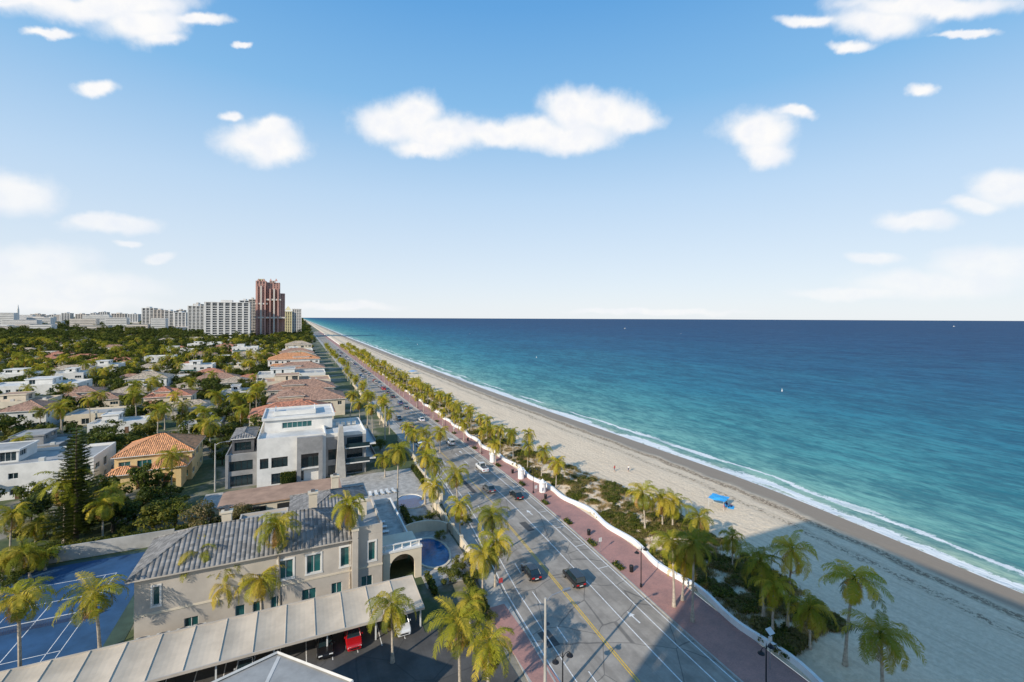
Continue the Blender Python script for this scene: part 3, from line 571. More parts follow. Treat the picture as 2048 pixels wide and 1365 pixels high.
for a,b_,c,Y,mw in((283,308,617,1750,'tw'),(306,330,621,1700,'tc'),(328,348,623,1650,'tw'),(348,372,626,1600,'tw'),(352,368,621,2100,'tc'),(386,402,609,1500,'tc'),(478,500,602,1300,'tw'),(122,140,627,2900,'tw'),(150,172,629,2700,'tc'),(180,192,627,3000,'tw'),(196,214,625,3100,'tw'),(222,250,628,2600,'tc'),(254,276,629,2400,'tw'),(60,84,629,3300,'tc'),(0,22,629,3200,'tw'),(98,112,630,3500,'tw')): ptower('distant_apartment_tower',a,b_,c,Y,mw,40,fh=4.5,bay=9,pier=2.5)
mb=MB(); r=random.Random(9)
for i in range(260):
    Y=r.uniform(1500,6000); px=r.uniform(-20,420); x=WX(px,Y); wd=r.uniform(20,80); h=r.uniform(8,20) if r.random()<.8 else r.uniform(28,52)
    mb.box(x-wd/2,x+wd/2,Y,Y+30,0,h,r.choice(['tw','tc','tw'])); 
    for z in np.arange(3,h-1,5.): mb.box(x-wd/2+1,x+wd/2-1,Y-.3,Y-.05,z,z+1.1,'tgl')
mb.tube([(WX(36,4200),4200,0),(WX(36,4200),4200,85),(WX(36,4200),4200,118)],[8,6,.8],8,'tw')
mb.obj('distant_city_buildings')
# --- own tower behind the camera (casts its long shadow on the beach)
mb=MB(); tower(mb,-33,-9,-50,7.8,54,'tw',bay=6); mb.obj('beachfront_apartment_tower')
# ---------- vegetation ----------
WIND=Vector((-.35,-.12,0))
def palm_mesh(seed,h,full=1.0):
    r=random.Random(seed); mb=MB(); lean=r.uniform(0,1.1); la=r.uniform(0,6.28); cx,cy=math.cos(la)*lean,math.sin(la)*lean
    n=9; pts=[(cx*(i/n)**1.6,cy*(i/n)**1.6,h*i/n) for i in range(n+1)]; rad=[.24*(1-.1*i) if i<2 else .16-.005*i for i in range(n+1)]; rad[0]=.3
    mb.tube(pts,rad,8,'trunk'); top=Vector(pts[-1]); mb.tube([top-Vector((0,0,.5)),top+Vector((0,0,.4))],[.2,.1],7,'p4')
    for k in range(5): a=r.uniform(0,6.28); c=top+Vector((math.cos(a)*.28,math.sin(a)*.28,-.25)); mb.tube([c-Vector((0,0,.14)),c,c+Vector((0,0,.14))],[.05,.13,.05],6,'p3')
    nf=int(24*full)
    for i in range(nf):
        az=i*2.399+r.uniform(-.35,.35); q=i/(nf-1); e0=math.radians(80-118*q+r.uniform(-12,12)); Lf=r.uniform(3.3,4.5)*(1-.25*abs(q-.45)); ns=17
        mt='p3' if q>.93 else r.choice(['p1','p2','p2','p4'] if q>.45 else ['p1','p2','p1']); p=top.copy(); e=e0; d2=Vector((math.cos(az),math.sin(az),0)); side=Vector((-math.sin(az),math.cos(az),0)); side=(side+Vector((0,0,r.uniform(-.5,.5)))).normalized()
        ring=[p.copy()]; bend=r.uniform(3.6,6.2)
        for s in range(ns):
            e-=math.radians(bend+3.2*s/ns*1.6); t=(d2*math.cos(e)+Vector((0,0,math.sin(e)))+WIND*(.5*s/ns)).normalized(); p=p+t*(Lf/ns); ring.append(p.copy())
            if s<2: continue
            u=s/ns; ll=.95*math.sin(math.pi*min(1,(.12+u*.9)))**.6*r.uniform(.8,1.08)+.05; up=side.cross(t).normalized(); 
            if up.z<0: up=-up
            for sg in(-1,1):
                for hf in(0,.5):
                    if r.random()<.06: continue
                    b0=ring[-2].lerp(p,hf); dr=(side*sg*1.0+t*.8+up*r.uniform(-.25,.3)).normalized(); dr2=(dr+Vector((0,0,-.95))).normalized()
                    m1=b0+dr*ll*.5; tip=m1+dr2*ll*.5; wv_=t*.045
                    mb.poly([b0-wv_*.7,b0+wv_*.7,m1+wv_,m1-wv_],mt); mb.poly([m1-wv_,m1+wv_,tip],mt)
        mb.tube(ring[::3],[.035,.03,.025,.02,.012,.008][:len(ring[::3])],4,'p2',False)
    return mb.mesh('palm_mesh')
PH={}
for i,h in enumerate((4.5,5.5,6.5,7.5,8.5,9.5,11)): PH[h]=[palm_mesh(i*3+j,h) for j in range(2 if h not in(6.5,7.5) else 3)]
def palm(x,y,h,z=0,sc=None):
    k=min(PH,key=lambda q:abs(q-h)); me=RG.choice(PH[k]); s=sc or RG.uniform(.9,1.12); link('palm_tree',me,(x,y,z-.05),RG.uniform(-.9,.9),(s,s,h/k))
def ppalm(px,py,cy,z=0,sc=None):
    x,y=G(px,py,z); h=(py-cy)*depth(x,y)/F; palm(x,y,h,z,sc)
for a in [(1765,1400,1262,.6,1.15),(1690,1335,1150,.6,1.15),(1575,1265,1105,.6),(1527,1240,1120,.6),(1545,1270,1170,.6),(1620,1300,1215,.6,.9),(1348,1215,1080,0),(1385,1245,1085,0),(1365,1200,1110,.3),(1290,1065,985,.6),(1325,1060,1000,.6),(1395,1110,1035,.6),(1465,1140,1075,.8,.7),(1345,1060,1005,.6),
    (985,1115,1028,0),(990,1175,1085,0),(965,1190,1110,0),(920,1395,1235,0,1.1),(785,1325,1215,0),(850,1010,912,0),(795,1020,900,0),(865,1030,972,0),(915,1030,945,0),(700,1192,1010,0),(560,1225,1045,0),(410,1240,1108,0),(458,1240,1140,0,.8),(523,1235,1155,0),(440,1245,1170,0,.7),(200,1320,1180,0,1.2),(40,1372,1195,0,1.2),(225,1060,985,0),(20,1110,1030,0),(70,1095,1045,0),(205,1085,1010,0),(345,840,790,0),(410,860,825,0),(60,1160,1100,0),(920,1075,1010,0),(940,1260,1200,0,.8),(720,860,805,0),(745,870,815,0),(735,850,790,0),(760,850,800,0),(700,840,790,0),(975,1420,1290,0),(90,1140,1105,0),(5,1165,1120,0),(270,830,780,0),(180,850,800,0),(330,860,815,0),(500,835,790,0),(770,955,915,0),(880,905,862,0),(845,900,865,0)]:
    ppalm(*a)
yy=92.
while yy<620:
    x=wall(yy)+RG.uniform(1.2,3.2); palm(x,yy,RG.uniform(5.4,7.4),beach_z(x,yy),RG.uniform(.68,.88)); 
    if RG.random()<.15 and yy>95: x=wall(yy)+RG.uniform(4,8); palm(x,yy+2,RG.uniform(4.5,6.5),beach_z(x,yy),.75)
    yy+=RG.uniform(5.5,9) if yy<260 else RG.uniform(9,15)
yy=115.
while yy<620: palm(kerb(yy)+.9,yy,RG.uniform(5,7),.1,RG.uniform(.65,.85)); yy+=RG.uniform(10,16)
yy=104.
while yy<600: palm(left(yy)-RG.uniform(1.5,5),yy,RG.uniform(5.5,8.5),0,.85); yy+=RG.uniform(9,17)
# broadleaf trees
def leafcloud(mb,lobes,n,size,mats,r,up=.3):
    for i in range(n):
        c,rr=r.choice(lobes); d=Vector((r.gauss(0,1),r.gauss(0,1),r.gauss(0,1)+up)).normalized(); q=r.uniform(.72,1.12) if r.random()<.8 else r.uniform(.3,.8)
        p=Vector(c)+Vector((d.x*rr,d.y*rr,d.z*rr*.78))*q; nn=(d+Vector((r.gauss(0,.5),r.gauss(0,.5),r.gauss(0,.5)+.3))).normalized()
        a=nn.cross(Vector((r.gauss(0,1),r.gauss(0,1),r.gauss(0,1)))).normalized(); b_=nn.cross(a); s=size*r.uniform(.6,1.3)
        mb.poly([p-a*s,p-b_*s*.55,p+a*s,p+b_*s*.55],mats[0] if r.random()<.5 else r.choice(mats))
def tree_mesh(seed,n=1100,R0=3.6,h=6.5,size=.3,mats=('l1','l2','l3')):
    r=random.Random(seed); mb=MB(); lobes=[]
    mb.tube([(0,0,0),(.1,.05,h*.3),(.2,0,h*.55)],[.28,.2,.13],7,'bark')
    for k in range(13):
        a=r.uniform(0,6.28); q=r.uniform(.2,1)*R0*.85; c=(math.cos(a)*q,math.sin(a)*q,h*r.uniform(.40,.92)-q*.2); lobes.append((c,r.uniform(.6,1.45)*R0/3.6))
        if k<6: mb.tube([(.12,.04,h*.32),((c[0])*.5,c[1]*.5,h*.5),c],[.12,.08,.03],5,'bark',False)
    leafcloud(mb,lobes,n,size,mats,r); return mb.mesh('tree_mesh')
TM=[tree_mesh(i,mats=ms,h=hh,R0=rr) for i,(ms,hh,rr) in enumerate([(('l1','l2','l3'),6.5,3.6),(('l1','l1','l2'),7.5,3.2),(('l2','l1','l2'),6,3.8),(('l3','l1','l3'),5.5,3.3),(('l3','l1','dune'),4.5,3.),(('l1','l2','p4'),8.5,3.4)])]
TN=[tree_mesh(50+i,2800,3.6,6.0,.19,ms) for i,ms in enumerate([('l1','l2','l3'),('l3','l1','l3'),('dune','l3','dune2')])]
def instancer(name,pts,childmesh,cname):
    v=[];f=[]
    for (x,y,z,s,ro) in pts:
        b=len(v)
        for k in range(4): a=ro+math.pi/4+k*math.pi/2; v.append((x+math.cos(a)*s*.7071,y+math.sin(a)*s*.7071,z))
        f.append((b,b+1,b+2,b+3))
    me=bpy.data.meshes.new(name); me.from_pydata(v,[],f); ob=bpy.data.objects.new(name,me); S.collection.objects.link(ob)
    ob.instance_type='FACES'; ob.use_instance_faces_scale=True; ob.show_instancer_for_render=False; ob.show_instancer_for_viewport=False
    c=bpy.data.objects.new(cname,childmesh); S.collection.objects.link(c); c.parent=ob
def blocked(x,y,pad=1.5):
    return any(a-pad<x<b_+pad and c-pad-4<y<d+pad for a,b_,c,d in RECTS)
RECTS+=[(-47,-19,56,99)]
pts=[[] for _ in TM]; pal=[[],[]]
r=random.Random(3); D=100.
while D<6000:
    sp=max(5.6,D*.0145); nA=int(.46*D/sp)+2
    for k in range(nA):
        ang=-.45+ (k+r.random())/nA*.47; x=math.tan(ang)*D; y=D+r.uniform(-sp,sp)*.5
        x=x+r.uniform(-1,1)*sp*.3
        if x>left(min(y,1100))-5: continue
        if y<620 and x>-18 and r.random()<.4: continue
        if blocked(x,y,1.8 if D<900 else 0): continue
        if D<175 and r.random()<.25: continue
        if D>1500 and r.random()<.3: continue
        s=r.uniform(.55,1.3)*max(1,sp/7.0)**.75*(1. if D<1200 else .8)
        if D<900 and r.random()<.17: pal[r.randrange(2)].append((x,y,0,r.uniform(.8,1.3),r.uniform(0,6.28)))
        else: pts[r.choice([0,0,1,2,2,3,4,5])].append((x,y,-.3,s,r.uniform(0,6.28)))
    D+=sp
for i,p in enumerate(pts): instancer('distant_tree_canopy',p,TM[i],'tree')
for i,p in enumerate(pal): instancer('distant_palm_grove',p,PH[7.5+i][i],'palm')
for px,py,s,v in [(350,1052,1.15,0),(415,1070,1.15,2),(465,1065,.95,2),(315,1045,.8,0),(495,1045,.8,2),(900,1165,.55,0),(925,1140,.5,1),(950,1215,.45,0),(860,1045,.45,0),(835,1050,.4,0),(30,1180,.6,0),(85,1130,.7,0),(120,1110,.6,1),(250,1075,.5,0),(290,1020,.7,0),(10,1150,.8,0),(445,930,.8,0),(460,900,.9,0),(465,870,.9,0),(975,1245,.4,0),(740,890,.6,0),(200,880,.8,0),(430,870,.7,1),(560,1000,.35,0),(930,1050,.4,0),(760,900,.7,0),(300,960,.5,1),(225,1000,.5,0),(880,1080,.35,1),(955,1160,.35,0)]:
    x,y=G(px,py); link('tree',TN[v],(x,y,-.1),RG.uniform(0,6.28),(s,s,s*.9))
def hedge(name,x0,x1,y0,y1,h,z=0,n=None,mats=('l1','l2','l3')):
    r=random.Random(int(x0*10+y0)); mb=MB(); mb.box(x0+.15,x1-.15,y0+.15,y1-.15,z,z+h-.15,'l2'); n=n or int(((x1-x0)*(y1-y0)+(x1-x0+y1-y0)*h*2)*16)
    for i in range(n):
        p=Vector((r.uniform(x0,x1),r.uniform(y0,y1),z+r.uniform(0,h)))
        k=r.randrange(4)
        if k<2: p.z=z+h+r.uniform(-.15,.12)
        elif k==2: p.y=y0+r.uniform(-.1,.15)
        else: p.x=r.choice([x0,x1])+r.uniform(-.12,.12)
        nn=Vector((r.gauss(0,1),r.gauss(0,1),r.gauss(0,1)+.6)).normalized(); a=nn.cross(Vector((r.gauss(0,1),r.gauss(0,1),.3))).normalized(); b_=nn.cross(a); s=.16
        mb.poly([p-a*s,p-b_*s*.6,p+a*s,p+b_*s*.6],r.choice(mats))
    return mb.obj(name)
hedge('hedge',-40,-8,98.8,100.2,2.3); hedge('hedge',-4.,-.8,121.3,121.95,2.8,mats=('l1','l3')); hedge('hedge',17.4,18.3,64,69,1.0); hedge('hedge',left(62)-4.6,left(62)-3.6,58,66,1.2); hedge('hedge',-47,-45.5,58,98,2.2); hedge('hedge',18.8,19.8,86,95,1.3); hedge('hedge',left(110)-5,left(110)-4,108,120,1.4)
for y in(58,66,75,85,97,112,130,150,170): hedge('kerb_shrub',kerb(y)+.3,kerb(y)+1.3,y,y+2.2,.45,.12)
# dune shrubs
def shrub_mesh(seed,mats,n=240,size=.14,hh=.6):
    r=random.Random(seed); mb=MB(); lobes=[((r.uniform(-.6,.6),r.uniform(-.6,.6),hh*r.uniform(.2,.7)),r.uniform(.3,.6)) for _ in range(6)]; leafcloud(mb,lobes,n,size,mats,r,.8); return mb.mesh('shrub_mesh')
def grass_mesh(seed):
    r=random.Random(seed); mb=MB()
    for i in range(70):
        x,y=r.gauss(0,.35),r.gauss(0,.35); a=r.uniform(0,6.28); hh=r.uniform(.3,.7); l=r.uniform(.1,.4); w_=.03
        mb.poly([(x-w_,y,0),(x+w_,y,0),(x+math.cos(a)*l,y+math.sin(a)*l,hh)],r.choice(['dune2','dune2','dune']))
    return mb.mesh('grass_mesh')
r=random.Random(21); P=[[],[],[]]; from mathutils import noise as mn
for i in range(14000):
    y=35+ (r.random()**1.6)*500; w0,v0=wall(y)+1.0,veg(y)+1.0; t_=r.random(); x=w0+(v0-w0)*t_
    nn=mn.noise(Vector((x*.2,y*.16,1.)))+mn.noise(Vector((x*.55,y*.5,7.)))*.6
    th=-.02+(.0 if y<75 else .16)+(.10 if y>130 else 0)-(.15 if t_<.3 else 0)
    z=beach_z(x,y)-.05
    if nn<th:
        if r.random()<.22: P[2].append((x,y,z,r.uniform(.5,1.1),r.uniform(0,6.28)))
        continue
    k=2 if r.random()<.35 else (0 if r.random()<.6 else 1)
    if nn>th+.35 and k==2: k=1
    P[k].append((x,y,z,r.uniform(.4,1.15)*(1 if k<2 else 1.1),r.uniform(0,6.28)))
instancer('dune_shrubs',P[0],shrub_mesh(1,('dune','l3','dune')),'shrub'); instancer('sea_grape_shrubs',P[1],shrub_mesh(2,('l1','l3','l2'),260,.15,.8),'shrub'); instancer('dune_grass',P[2],grass_mesh(3),'grass_tuft')
# norfolk pine
mb=MB(); px_,py_=G(152,1092); r=random.Random(4); hh=21.
mb.tube([(0,0,0),(0,0,hh*.5),(0,0,hh)],[.38,.24,.04],8,'bark')
z=2.2
while z<hh-.3:
    k=1-z/hh; Lb=.5+4.3*k**.75*(min(1,(z+2)/5)); nb=7
    for j in range(nb):
        a=2*math.pi*j/nb+z*1.3+r.uniform(-.15,.15); d=Vector((math.cos(a),math.sin(a),0)); sd_=Vector((-d.y,d.x,0)); Ln=Lb*r.uniform(.85,1.1)
        tip=Vector((0,0,z))+d*Ln+Vector((0,0,Ln*.16-.02*Ln*Ln)); mb.tube([(0,0,z),tip],[.05,.02],4,'bark',False)
        ns=max(5,int(Ln*5))
        for s in range(ns):
            u=(s+.6)/ns; p=Vector((0,0,z)).lerp(tip,u)
            for sg in(-1,1):
                ll=(.35+.75*(1-u))*r.uniform(.8,1.2)*min(1,Lb/2+.2); q=p+(sd_*sg+d*.8).normalized()*ll+Vector((0,0,r.uniform(-.05,.22))); mb.poly([p-d*.07+Vector((0,0,-.05)),p+d*.1+Vector((0,0,.08)),q+d*.05+Vector((0,0,.06)),q-d*.06],'pine')
    z+=.62
ob=mb.obj('norfolk_pine_tree'); ob.location=(px_,py_,0)
# ---------- vehicles ----------
def car_mesh(col,L=4.6,W=1.84,Hc=1.46,kind='sedan'):
    mb=MB(); hw=W/2
    if kind=='pickup': L,Hc=5.6,1.85
    if kind=='suv': Hc=1.72
    bz=.28; belt={'sedan':.92,'suv':1.05,'pickup':1.12}[kind]
    xs=[-.5,-.485,-.42,-.2,0,.2,.36,.45,.487,.5]; ht=[.72,.86,1,1,1,1,.92,.84,.76,.62] if kind!='pickup' else [.95,1,1,1,1,1,.98,.93,.88,.7]
    wd=[.86,.93,.98,1,1,1,.99,.96,.9,.8]; R_=[]
    for x,hq,w_ in zip(xs,ht,wd):
        z1=belt*hq; w2=hw*w_; R_.append([(x*L,-w2*.92,bz),(x*L,-w2,bz+.2),(x*L,-w2,z1-.18),(x*L,-w2*.9,z1),(x*L,w2*.9,z1),(x*L,w2,z1-.18),(x*L,w2,bz+.2),(x*L,w2*.92,bz)])
    for i in range(len(R_)-1):
        for j in range(8): mb.poly([R_[i][j],R_[i][(j+1)%8],R_[i+1][(j+1)%8],R_[i+1][j]],col)
    mb.poly(R_[0],col); mb.poly(R_[-1],col)
    a0,a1,b0,b1={'sedan':(-.40,.24,-.26,.06),'suv':(-.485,.24,-.44,.10),'pickup':(-.10,.28,-.07,.14)}[kind]
    bx=[(a0*L,-hw*.88),(a1*L,-hw*.88),(a1*L,hw*.88),(a0*L,hw*.88)]; tx=[(b0*L,-hw*.72),(b1*L,-hw*.72),(b1*L,hw*.72),(b0*L,hw*.72)]
    zb,zt=belt-.01,Hc
    for i in range(4): j=(i+1)%4; mb.poly([(*bx[i],zb),(*bx[j],zb),(*tx[j],zt-.05),(*tx[i],zt-.05)],'glass')
    mb.box(b0*L-.04,b1*L+.04,-hw*.74,hw*.74,zt-.05,zt,col)
    for i in range(4): mb.tube([(*bx[i],zb),(*tx[i],zt-.03)],[.05,.045],4,col)
    for sy in(-1,1):
        m_=(b0+b1)/2*L; mb.tube([(m_,sy*hw*.885,zb),(m_,sy*hw*.73,zt-.03)],[.045,.04],4,col)
        mb.box(a1*L-.35,a1*L-.2,sy*(hw+.08)-.08,sy*(hw+.08)+.08,belt-.02,belt+.12,col)
        for xw in(-.31,.32): mb.tube([(xw*L,sy*(hw-.2),.33),(xw*L,sy*(hw+.02),.33)],[.34,.34],16,'tyre'); mb.tube([(xw*L,sy*(hw+.02),.33),(xw*L,sy*(hw+.035),.33)],[.2,.2],10,'steel')
        mb.box(L*.47,L*.497,sy*hw*.62-.2,sy*hw*.62+.2,.56,.7,'head'); mb.box(-L*.503,-L*.485,sy*hw*.62-.2,sy*hw*.62+.2,.62,.8,'tail')
    mb.box(L*.49,L*.505,-.5,.5,.38,.55,'black'); mb.box(-L*.506,-L*.495,-.27,.27,.5,.62,'frame')
    if kind=='pickup': mb.box(-.47*L,-.12*L,-hw*.78,hw*.78,belt-.0,belt+.012,'dgrey'); 
    return mb.mesh('car_mesh')
def car(name,col,x,y,head='N',kind='sedan',z=.0,dx=0):
    k=(col,kind); CM.setdefault(k,None); 
    if CM[k] is None: CM[k]=car_mesh(col,kind=kind)
    link(name,CM[k],(x,y,z),{'N':math.pi/2,'S':-math.pi/2}[head]+dx)
CM={}
def pcar(name,col,px,py,head='N',kind='sedan',lane=None):
    x,y=G(px,py); 
    if lane is not None: x=lane(y)
    car(name,col,x,y,head,kind,.01,math.atan((kerb(y+3)-kerb(y-3))/6)*-1)
n1=lambda y:kerb(y)-4.2; n2=lambda y:kerb(y)-7.8; s1=lambda y:left(y)+3.; s2=lambda y:left(y)+5.6
pcar('black_car','c_black',1047,992,'N','sedan',lambda y:kerb(y)-3.6); pcar('white_pickup_truck','c_white',977,938,'N','pickup',n1); pcar('white_car','c_white',906,888,'N','suv',n1)
pcar('dark_car','c_grey',985,980,'N','sedan',n2); pcar('black_suv','c_black',1166,1158,'N','suv',n2); pcar('dark_car','c_black',1130,1132,'N','sedan',s2)
pcar('red_car','c_red',832,862,'S','suv',s1); pcar('white_car','c_white',845,842,'N','sedan',n1); pcar('grey_car','c_grey',812,838,'S','sedan',s1)
r=random.Random(8)
for i in range(34): y=r.uniform(200,600); k=r.choice([n1,s1,s2,n1]); c=r.choice(['c_white','c_grey','c_black','c_silver','c_blue','c_red']); car('car',c,k(y),y,'S' if k in(s1,s2) else 'N',r.choice(['sedan','suv']),.01)
for y in(124,131,139,147,156,165): car('parked_car',r.choice(['c_grey','c_blue','c_white']),left(y)+1.2,y,'S','sedan',.01)
for x,c,k in((6.1,'c_red','suv'),(2.9,'c_black','sedan'),(12.,'c_white','suv'),(-5.4,'c_silver','sedan')): car('parked_'+{'c_red':'red','c_black':'black','c_white':'white','c_silver':'silver'}[c]+'_car',c,x,59.4,'S',k,.03)
# ---------- street furniture ----------
def twin_lamp(x,y,z=.12,h=6.0):
    mb=MB(); mb.tube([(0,0,0),(0,0,.5),(0,0,.55),(0,0,h-.3)],[.17,.15,.08,.06],10,'black'); mb.tube([(0,0,h-.3),(0,0,h+.1)],[.07,.01],8,'black')
    for s in(-1,1):
        mb.tube([(0,0,h-.6),(s*.35,0,h-.25),(s*.75,0,h-.2),(s*.9,0,h-.4)],[.035]*4,6,'black'); mb.tube([(s*.9,0,h-.35),(s*.9,0,h-.5),(s*.9,0,h-.62),(s*.9,0,h-.7)],[.06,.12,.33,.36],12,'black'); mb.tube([(s*.9,0,h-.7),(s*.9,0,h-.78)],[.2,.14],10,'head')
    ob=mb.obj('street_lamp'); ob.location=(x,y,z); ob.rotation_euler=(0,0,.1)
for px,py in((1532,1405),(1125,1425),(1282,1176)): twin_lamp(*G(px,py))
for y in(92,125,160,200,250,300): twin_lamp(kerb(y)+.8,y)
def cobra(x,y,h=11.5,a=0.,z=.1):
    mb=MB(); mb.tube([(0,0,0),(0,0,h)],[.19,.11],10,'conc'); mb.tube([(0,0,h-.4),(.8,0,h+.1),(2.2,0,h+.25)],[.06,.05,.045],6,'steel'); mb.box(2.1,2.95,-.15,.15,h+.15,h+.32,'steel'); mb.box(2.25,2.85,-.11,.11,h+.11,h+.15,'head')
    ob=mb.obj('concrete_lamp_post'); ob.location=(x,y,z); ob.rotation_euler=(0,0,a)
x,y=G(1090,1425); cobra(x,y)
for px,py in((430,985),(770,880)): x,y=G(px,py); cobra(x,y,11)
for y in(240,330): cobra(left(y)-1,y,11)
x,y=G(1540,1335,.5); mb=MB(); mb.tube([(0,0,0),(0,0,4.2)],[.05,.045],8,'steel'); mb.poly([(-.45,-.3,4.1),(.45,-.3,4.1),(.45,.3,4.5),(-.45,.3,4.5)],'frame'); mb.box(-.2,.2,-.12,.1,3.2,3.7,'frame'); ob=mb.obj('solar_beacon_post'); ob.location=(x,y,.3)
for px,py in((1042,958),(1085,985),(985,925)):
    x,y=G(px,py); mb=MB(); mb.tube([(0,0,0),(0,0,2.0),(0,0,2.15),(0,0,2.3)],[.75,.75,.9,.9],20,'paint'); mb.tube([(0,0,2.3),(0,0,2.7),(0,0,3.0)],[.5,.35,.05],16,'paint'); ob=mb.obj('white_gateway_pillar'); ob.location=(x,y,.1)
def sign(x,y,t):
    mb=MB(); mb.tube([(0,0,0),(0,0,2.4)],[.035,.035],6,'steel'); mb.box(-.3,.3,-.03,-.015,1.8,2.5,t); ob=mb.obj('traffic_sign'); ob.location=(x,y,.1)
for y in(64,90,118,150): sign(kerb(y)+.5,y,'frame')
for y in(60,100): sign(left(y)-.5,y,'redc' if y==60 else 'frame')
for y in(57,70,88,106,140): 
    mb=MB(); mb.tube([(0,0,0),(0,0,.9),(0,0,1.0)],[.28,.34,.3],12,'black'); ob=mb.obj('litter_bin'); ob.location=(kerb(y)+1.9,y,.12)
# ---------- beach things ----------
def canopy(x,y,z,s=3.,c='blue'):
    mb=MB(); 
    for a in(-1,1):
        for b_ in(-1,1): mb.tube([(a*s/2,b_*s/2,0),(a*s/2,b_*s/2,1.9)],[.03,.03],6,'frame')
    n=8
    def zz(i,j): u,v=(i/n*2-1),(j/n*2-1); return 1.9+.35*(1-abs(u)**1.5)*(1-abs(v)**1.5)+.08*math.sin(i*1.7+j)
    for i in range(n):
        for j in range(n): mb.poly([((a/n-.5)*s*1.15,(b_/n-.5)*s*1.15,zz(a,b_)) for a,b_ in((i,j),(i+1,j),(i+1,j+1),(i,j+1))],c)
    ob=mb.obj('beach_canopy'); ob.location=(x,y,z); ob.rotation_euler=(0,0,.4)
x,y=G(1437,1014); canopy(x,y,beach_z(x,y)); x2,y2=G(825,748); canopy(x2,y2,beach_z(x2,y2),4.5)
def person(name,x,y,z,head,shirt,pants,seat=False):
    if not seat:
        P=[((0,0,.95),.15),((0,.0,1.2),.15),((0,.01,1.42),.13),((0,.02,1.52),.06),((0,.03,1.62),.085),((0,.03,1.72),.08),
           ((.1,.02,.9),.1),((.11,.16,.5),.065),((.11,.10,.08),.045),((.11,.24,.03),.04),((-.1,0,.9),.1),((-.11,-.08,.5),.065),((-.11,-.3,.1),.045),((-.11,-.2,.03),.04),
           ((.2,.0,1.4),.06),((.25,-.08,1.12),.045),((.25,.04,.9),.035),((.25,.08,.82),.03),((-.2,0,1.4),.06),((-.25,.06,1.12),.045),((-.25,.16,.9),.035),((-.25,.2,.82),.03)]
    else:
        P=[((0,0,.3),.17),((0,-.05,.55),.15),((0,-.06,.78),.13),((0,-.04,.88),.06),((0,-.02,.98),.085),((0,-.02,1.08),.08),
           ((.1,.1,.28),.11),((.13,.45,.42),.07),((.13,.75,.1),.05),((.13,.88,.06),.04),((-.1,.1,.28),.11),((-.13,.45,.42),.07),((-.13,.75,.1),.05),((-.13,.88,.06),.04),
           ((.2,-.05,.76),.06),((.27,.05,.52),.045),((.2,.28,.42),.035),((.18,.34,.42),.03),((-.2,-.05,.76),.06),((-.27,.05,.52),.045),((-.2,.28,.42),.035),((-.18,.34,.42),.03)]
    E=[(0,1),(1,2),(2,3),(3,4),(4,5),(0,6),(6,7),(7,8),(8,9),(0,10),(10,11),(11,12),(12,13),(2,14),(14,15),(15,16),(16,17),(2,18),(18,19),(19,20),(20,21)]
    me=bpy.data.meshes.new('body'); me.from_pydata([p for p,_ in P],E,[]); ob=bpy.data.objects.new('tmp',me); S.collection.objects.link(ob)
    sk=ob.modifiers.new('s','SKIN'); sv=me.skin_vertices[0].data
    for i,(p,rr) in enumerate(P): sv[i].radius=(rr,rr*.8)
    sv[0].use_root=True; ob.modifiers.new('d','SUBSURF').levels=1
    dg=bpy.context.evaluated_depsgraph_get(); m2=bpy.data.meshes.new_from_object(ob.evaluated_get(dg)); bpy.data.objects.remove(ob)
    for q in('skin','hair'): m2.materials.append(M[q])
    m2.materials.append(M[shirt]); m2.materials.append(M[pants]); zo=.65 if seat else 0
    for f in m2.polygons:
        c=f.center; zc=c.z; k=0
        if zc>(1.6-zo) and (c.y<(.03 if not seat else -.02) or zc>1.72-zo): k=1
        elif (.95 if not seat else .38)<zc<1.46-zo and abs(c.x)<.24: k=2
        elif (not seat and .5<zc<=.95 and abs(c.x)<.2) or (seat and zc<=.4 and c.y<.4): k=3
        f.material_index=k; f.use_smooth=True
    o=bpy.data.objects.new(name,m2); S.collection.objects.link(o); o.location=(x,y,z); o.rotation_euler=(0,0,head)
    mb=MB(); fc=(.12,1.64) if not seat else (.07,1.0); mb.tube([(0,fc[0]-.03,fc[1]-.01),(0,fc[0]+.01,fc[1]-.03)],[.008,.014],5,'skin')
    for s in(-1,1): mb.tube([(s*.03,fc[0]-.03,fc[1]+.01),(s*.03,fc[0]-.01,fc[1]+.01)],[.01,.01],6,'hair')
    for hi in(17,21):
        p=Vector(P[hi][0]); dr=(p-Vector(P[hi-1][0])).normalized()
        for k in range(4): b0=p+Vector((0,(k-1.5)*.018,0)); mb.tube([b0,b0+dr*.05,b0+dr*(.075+.008*(k in(1,2)))+Vector((0,.008,0))],[.009,.008,.006],5,'skin')
        mb.tube([p+Vector((0,.03,0)),p+Vector((0,.06,0))+dr*.03],[.01,.007],5,'skin')
    c=mb.mesh('face_and_fingers'); ch=bpy.data.objects.new('face_and_fingers',c); S.collection.objects.link(ch); ch.parent=o
for px,py,hd,a,b_ in((1229,944,.3,'redc','navy'),(1257,944,2.8,'frame','navy'),(1448,1020,1.,'navy','redc')): x,y=G(px,py); person('person',x,y,beach_z(x,y),hd,a,b_)
for px,py in((1462,1016),(1453,1012)):
    x,y=G(px,py); z=beach_z(x,y); person('seated_person',x,y,z-.1,-1.,'navy','navy',True)
    mb=MB(); mb.box(-.6,.6,-.9,.9,.01,.05,'blue'); ob=mb.obj('beach_towel'); ob.location=(x,y,z+.03); ob.rotation_euler=(0,0,-1)
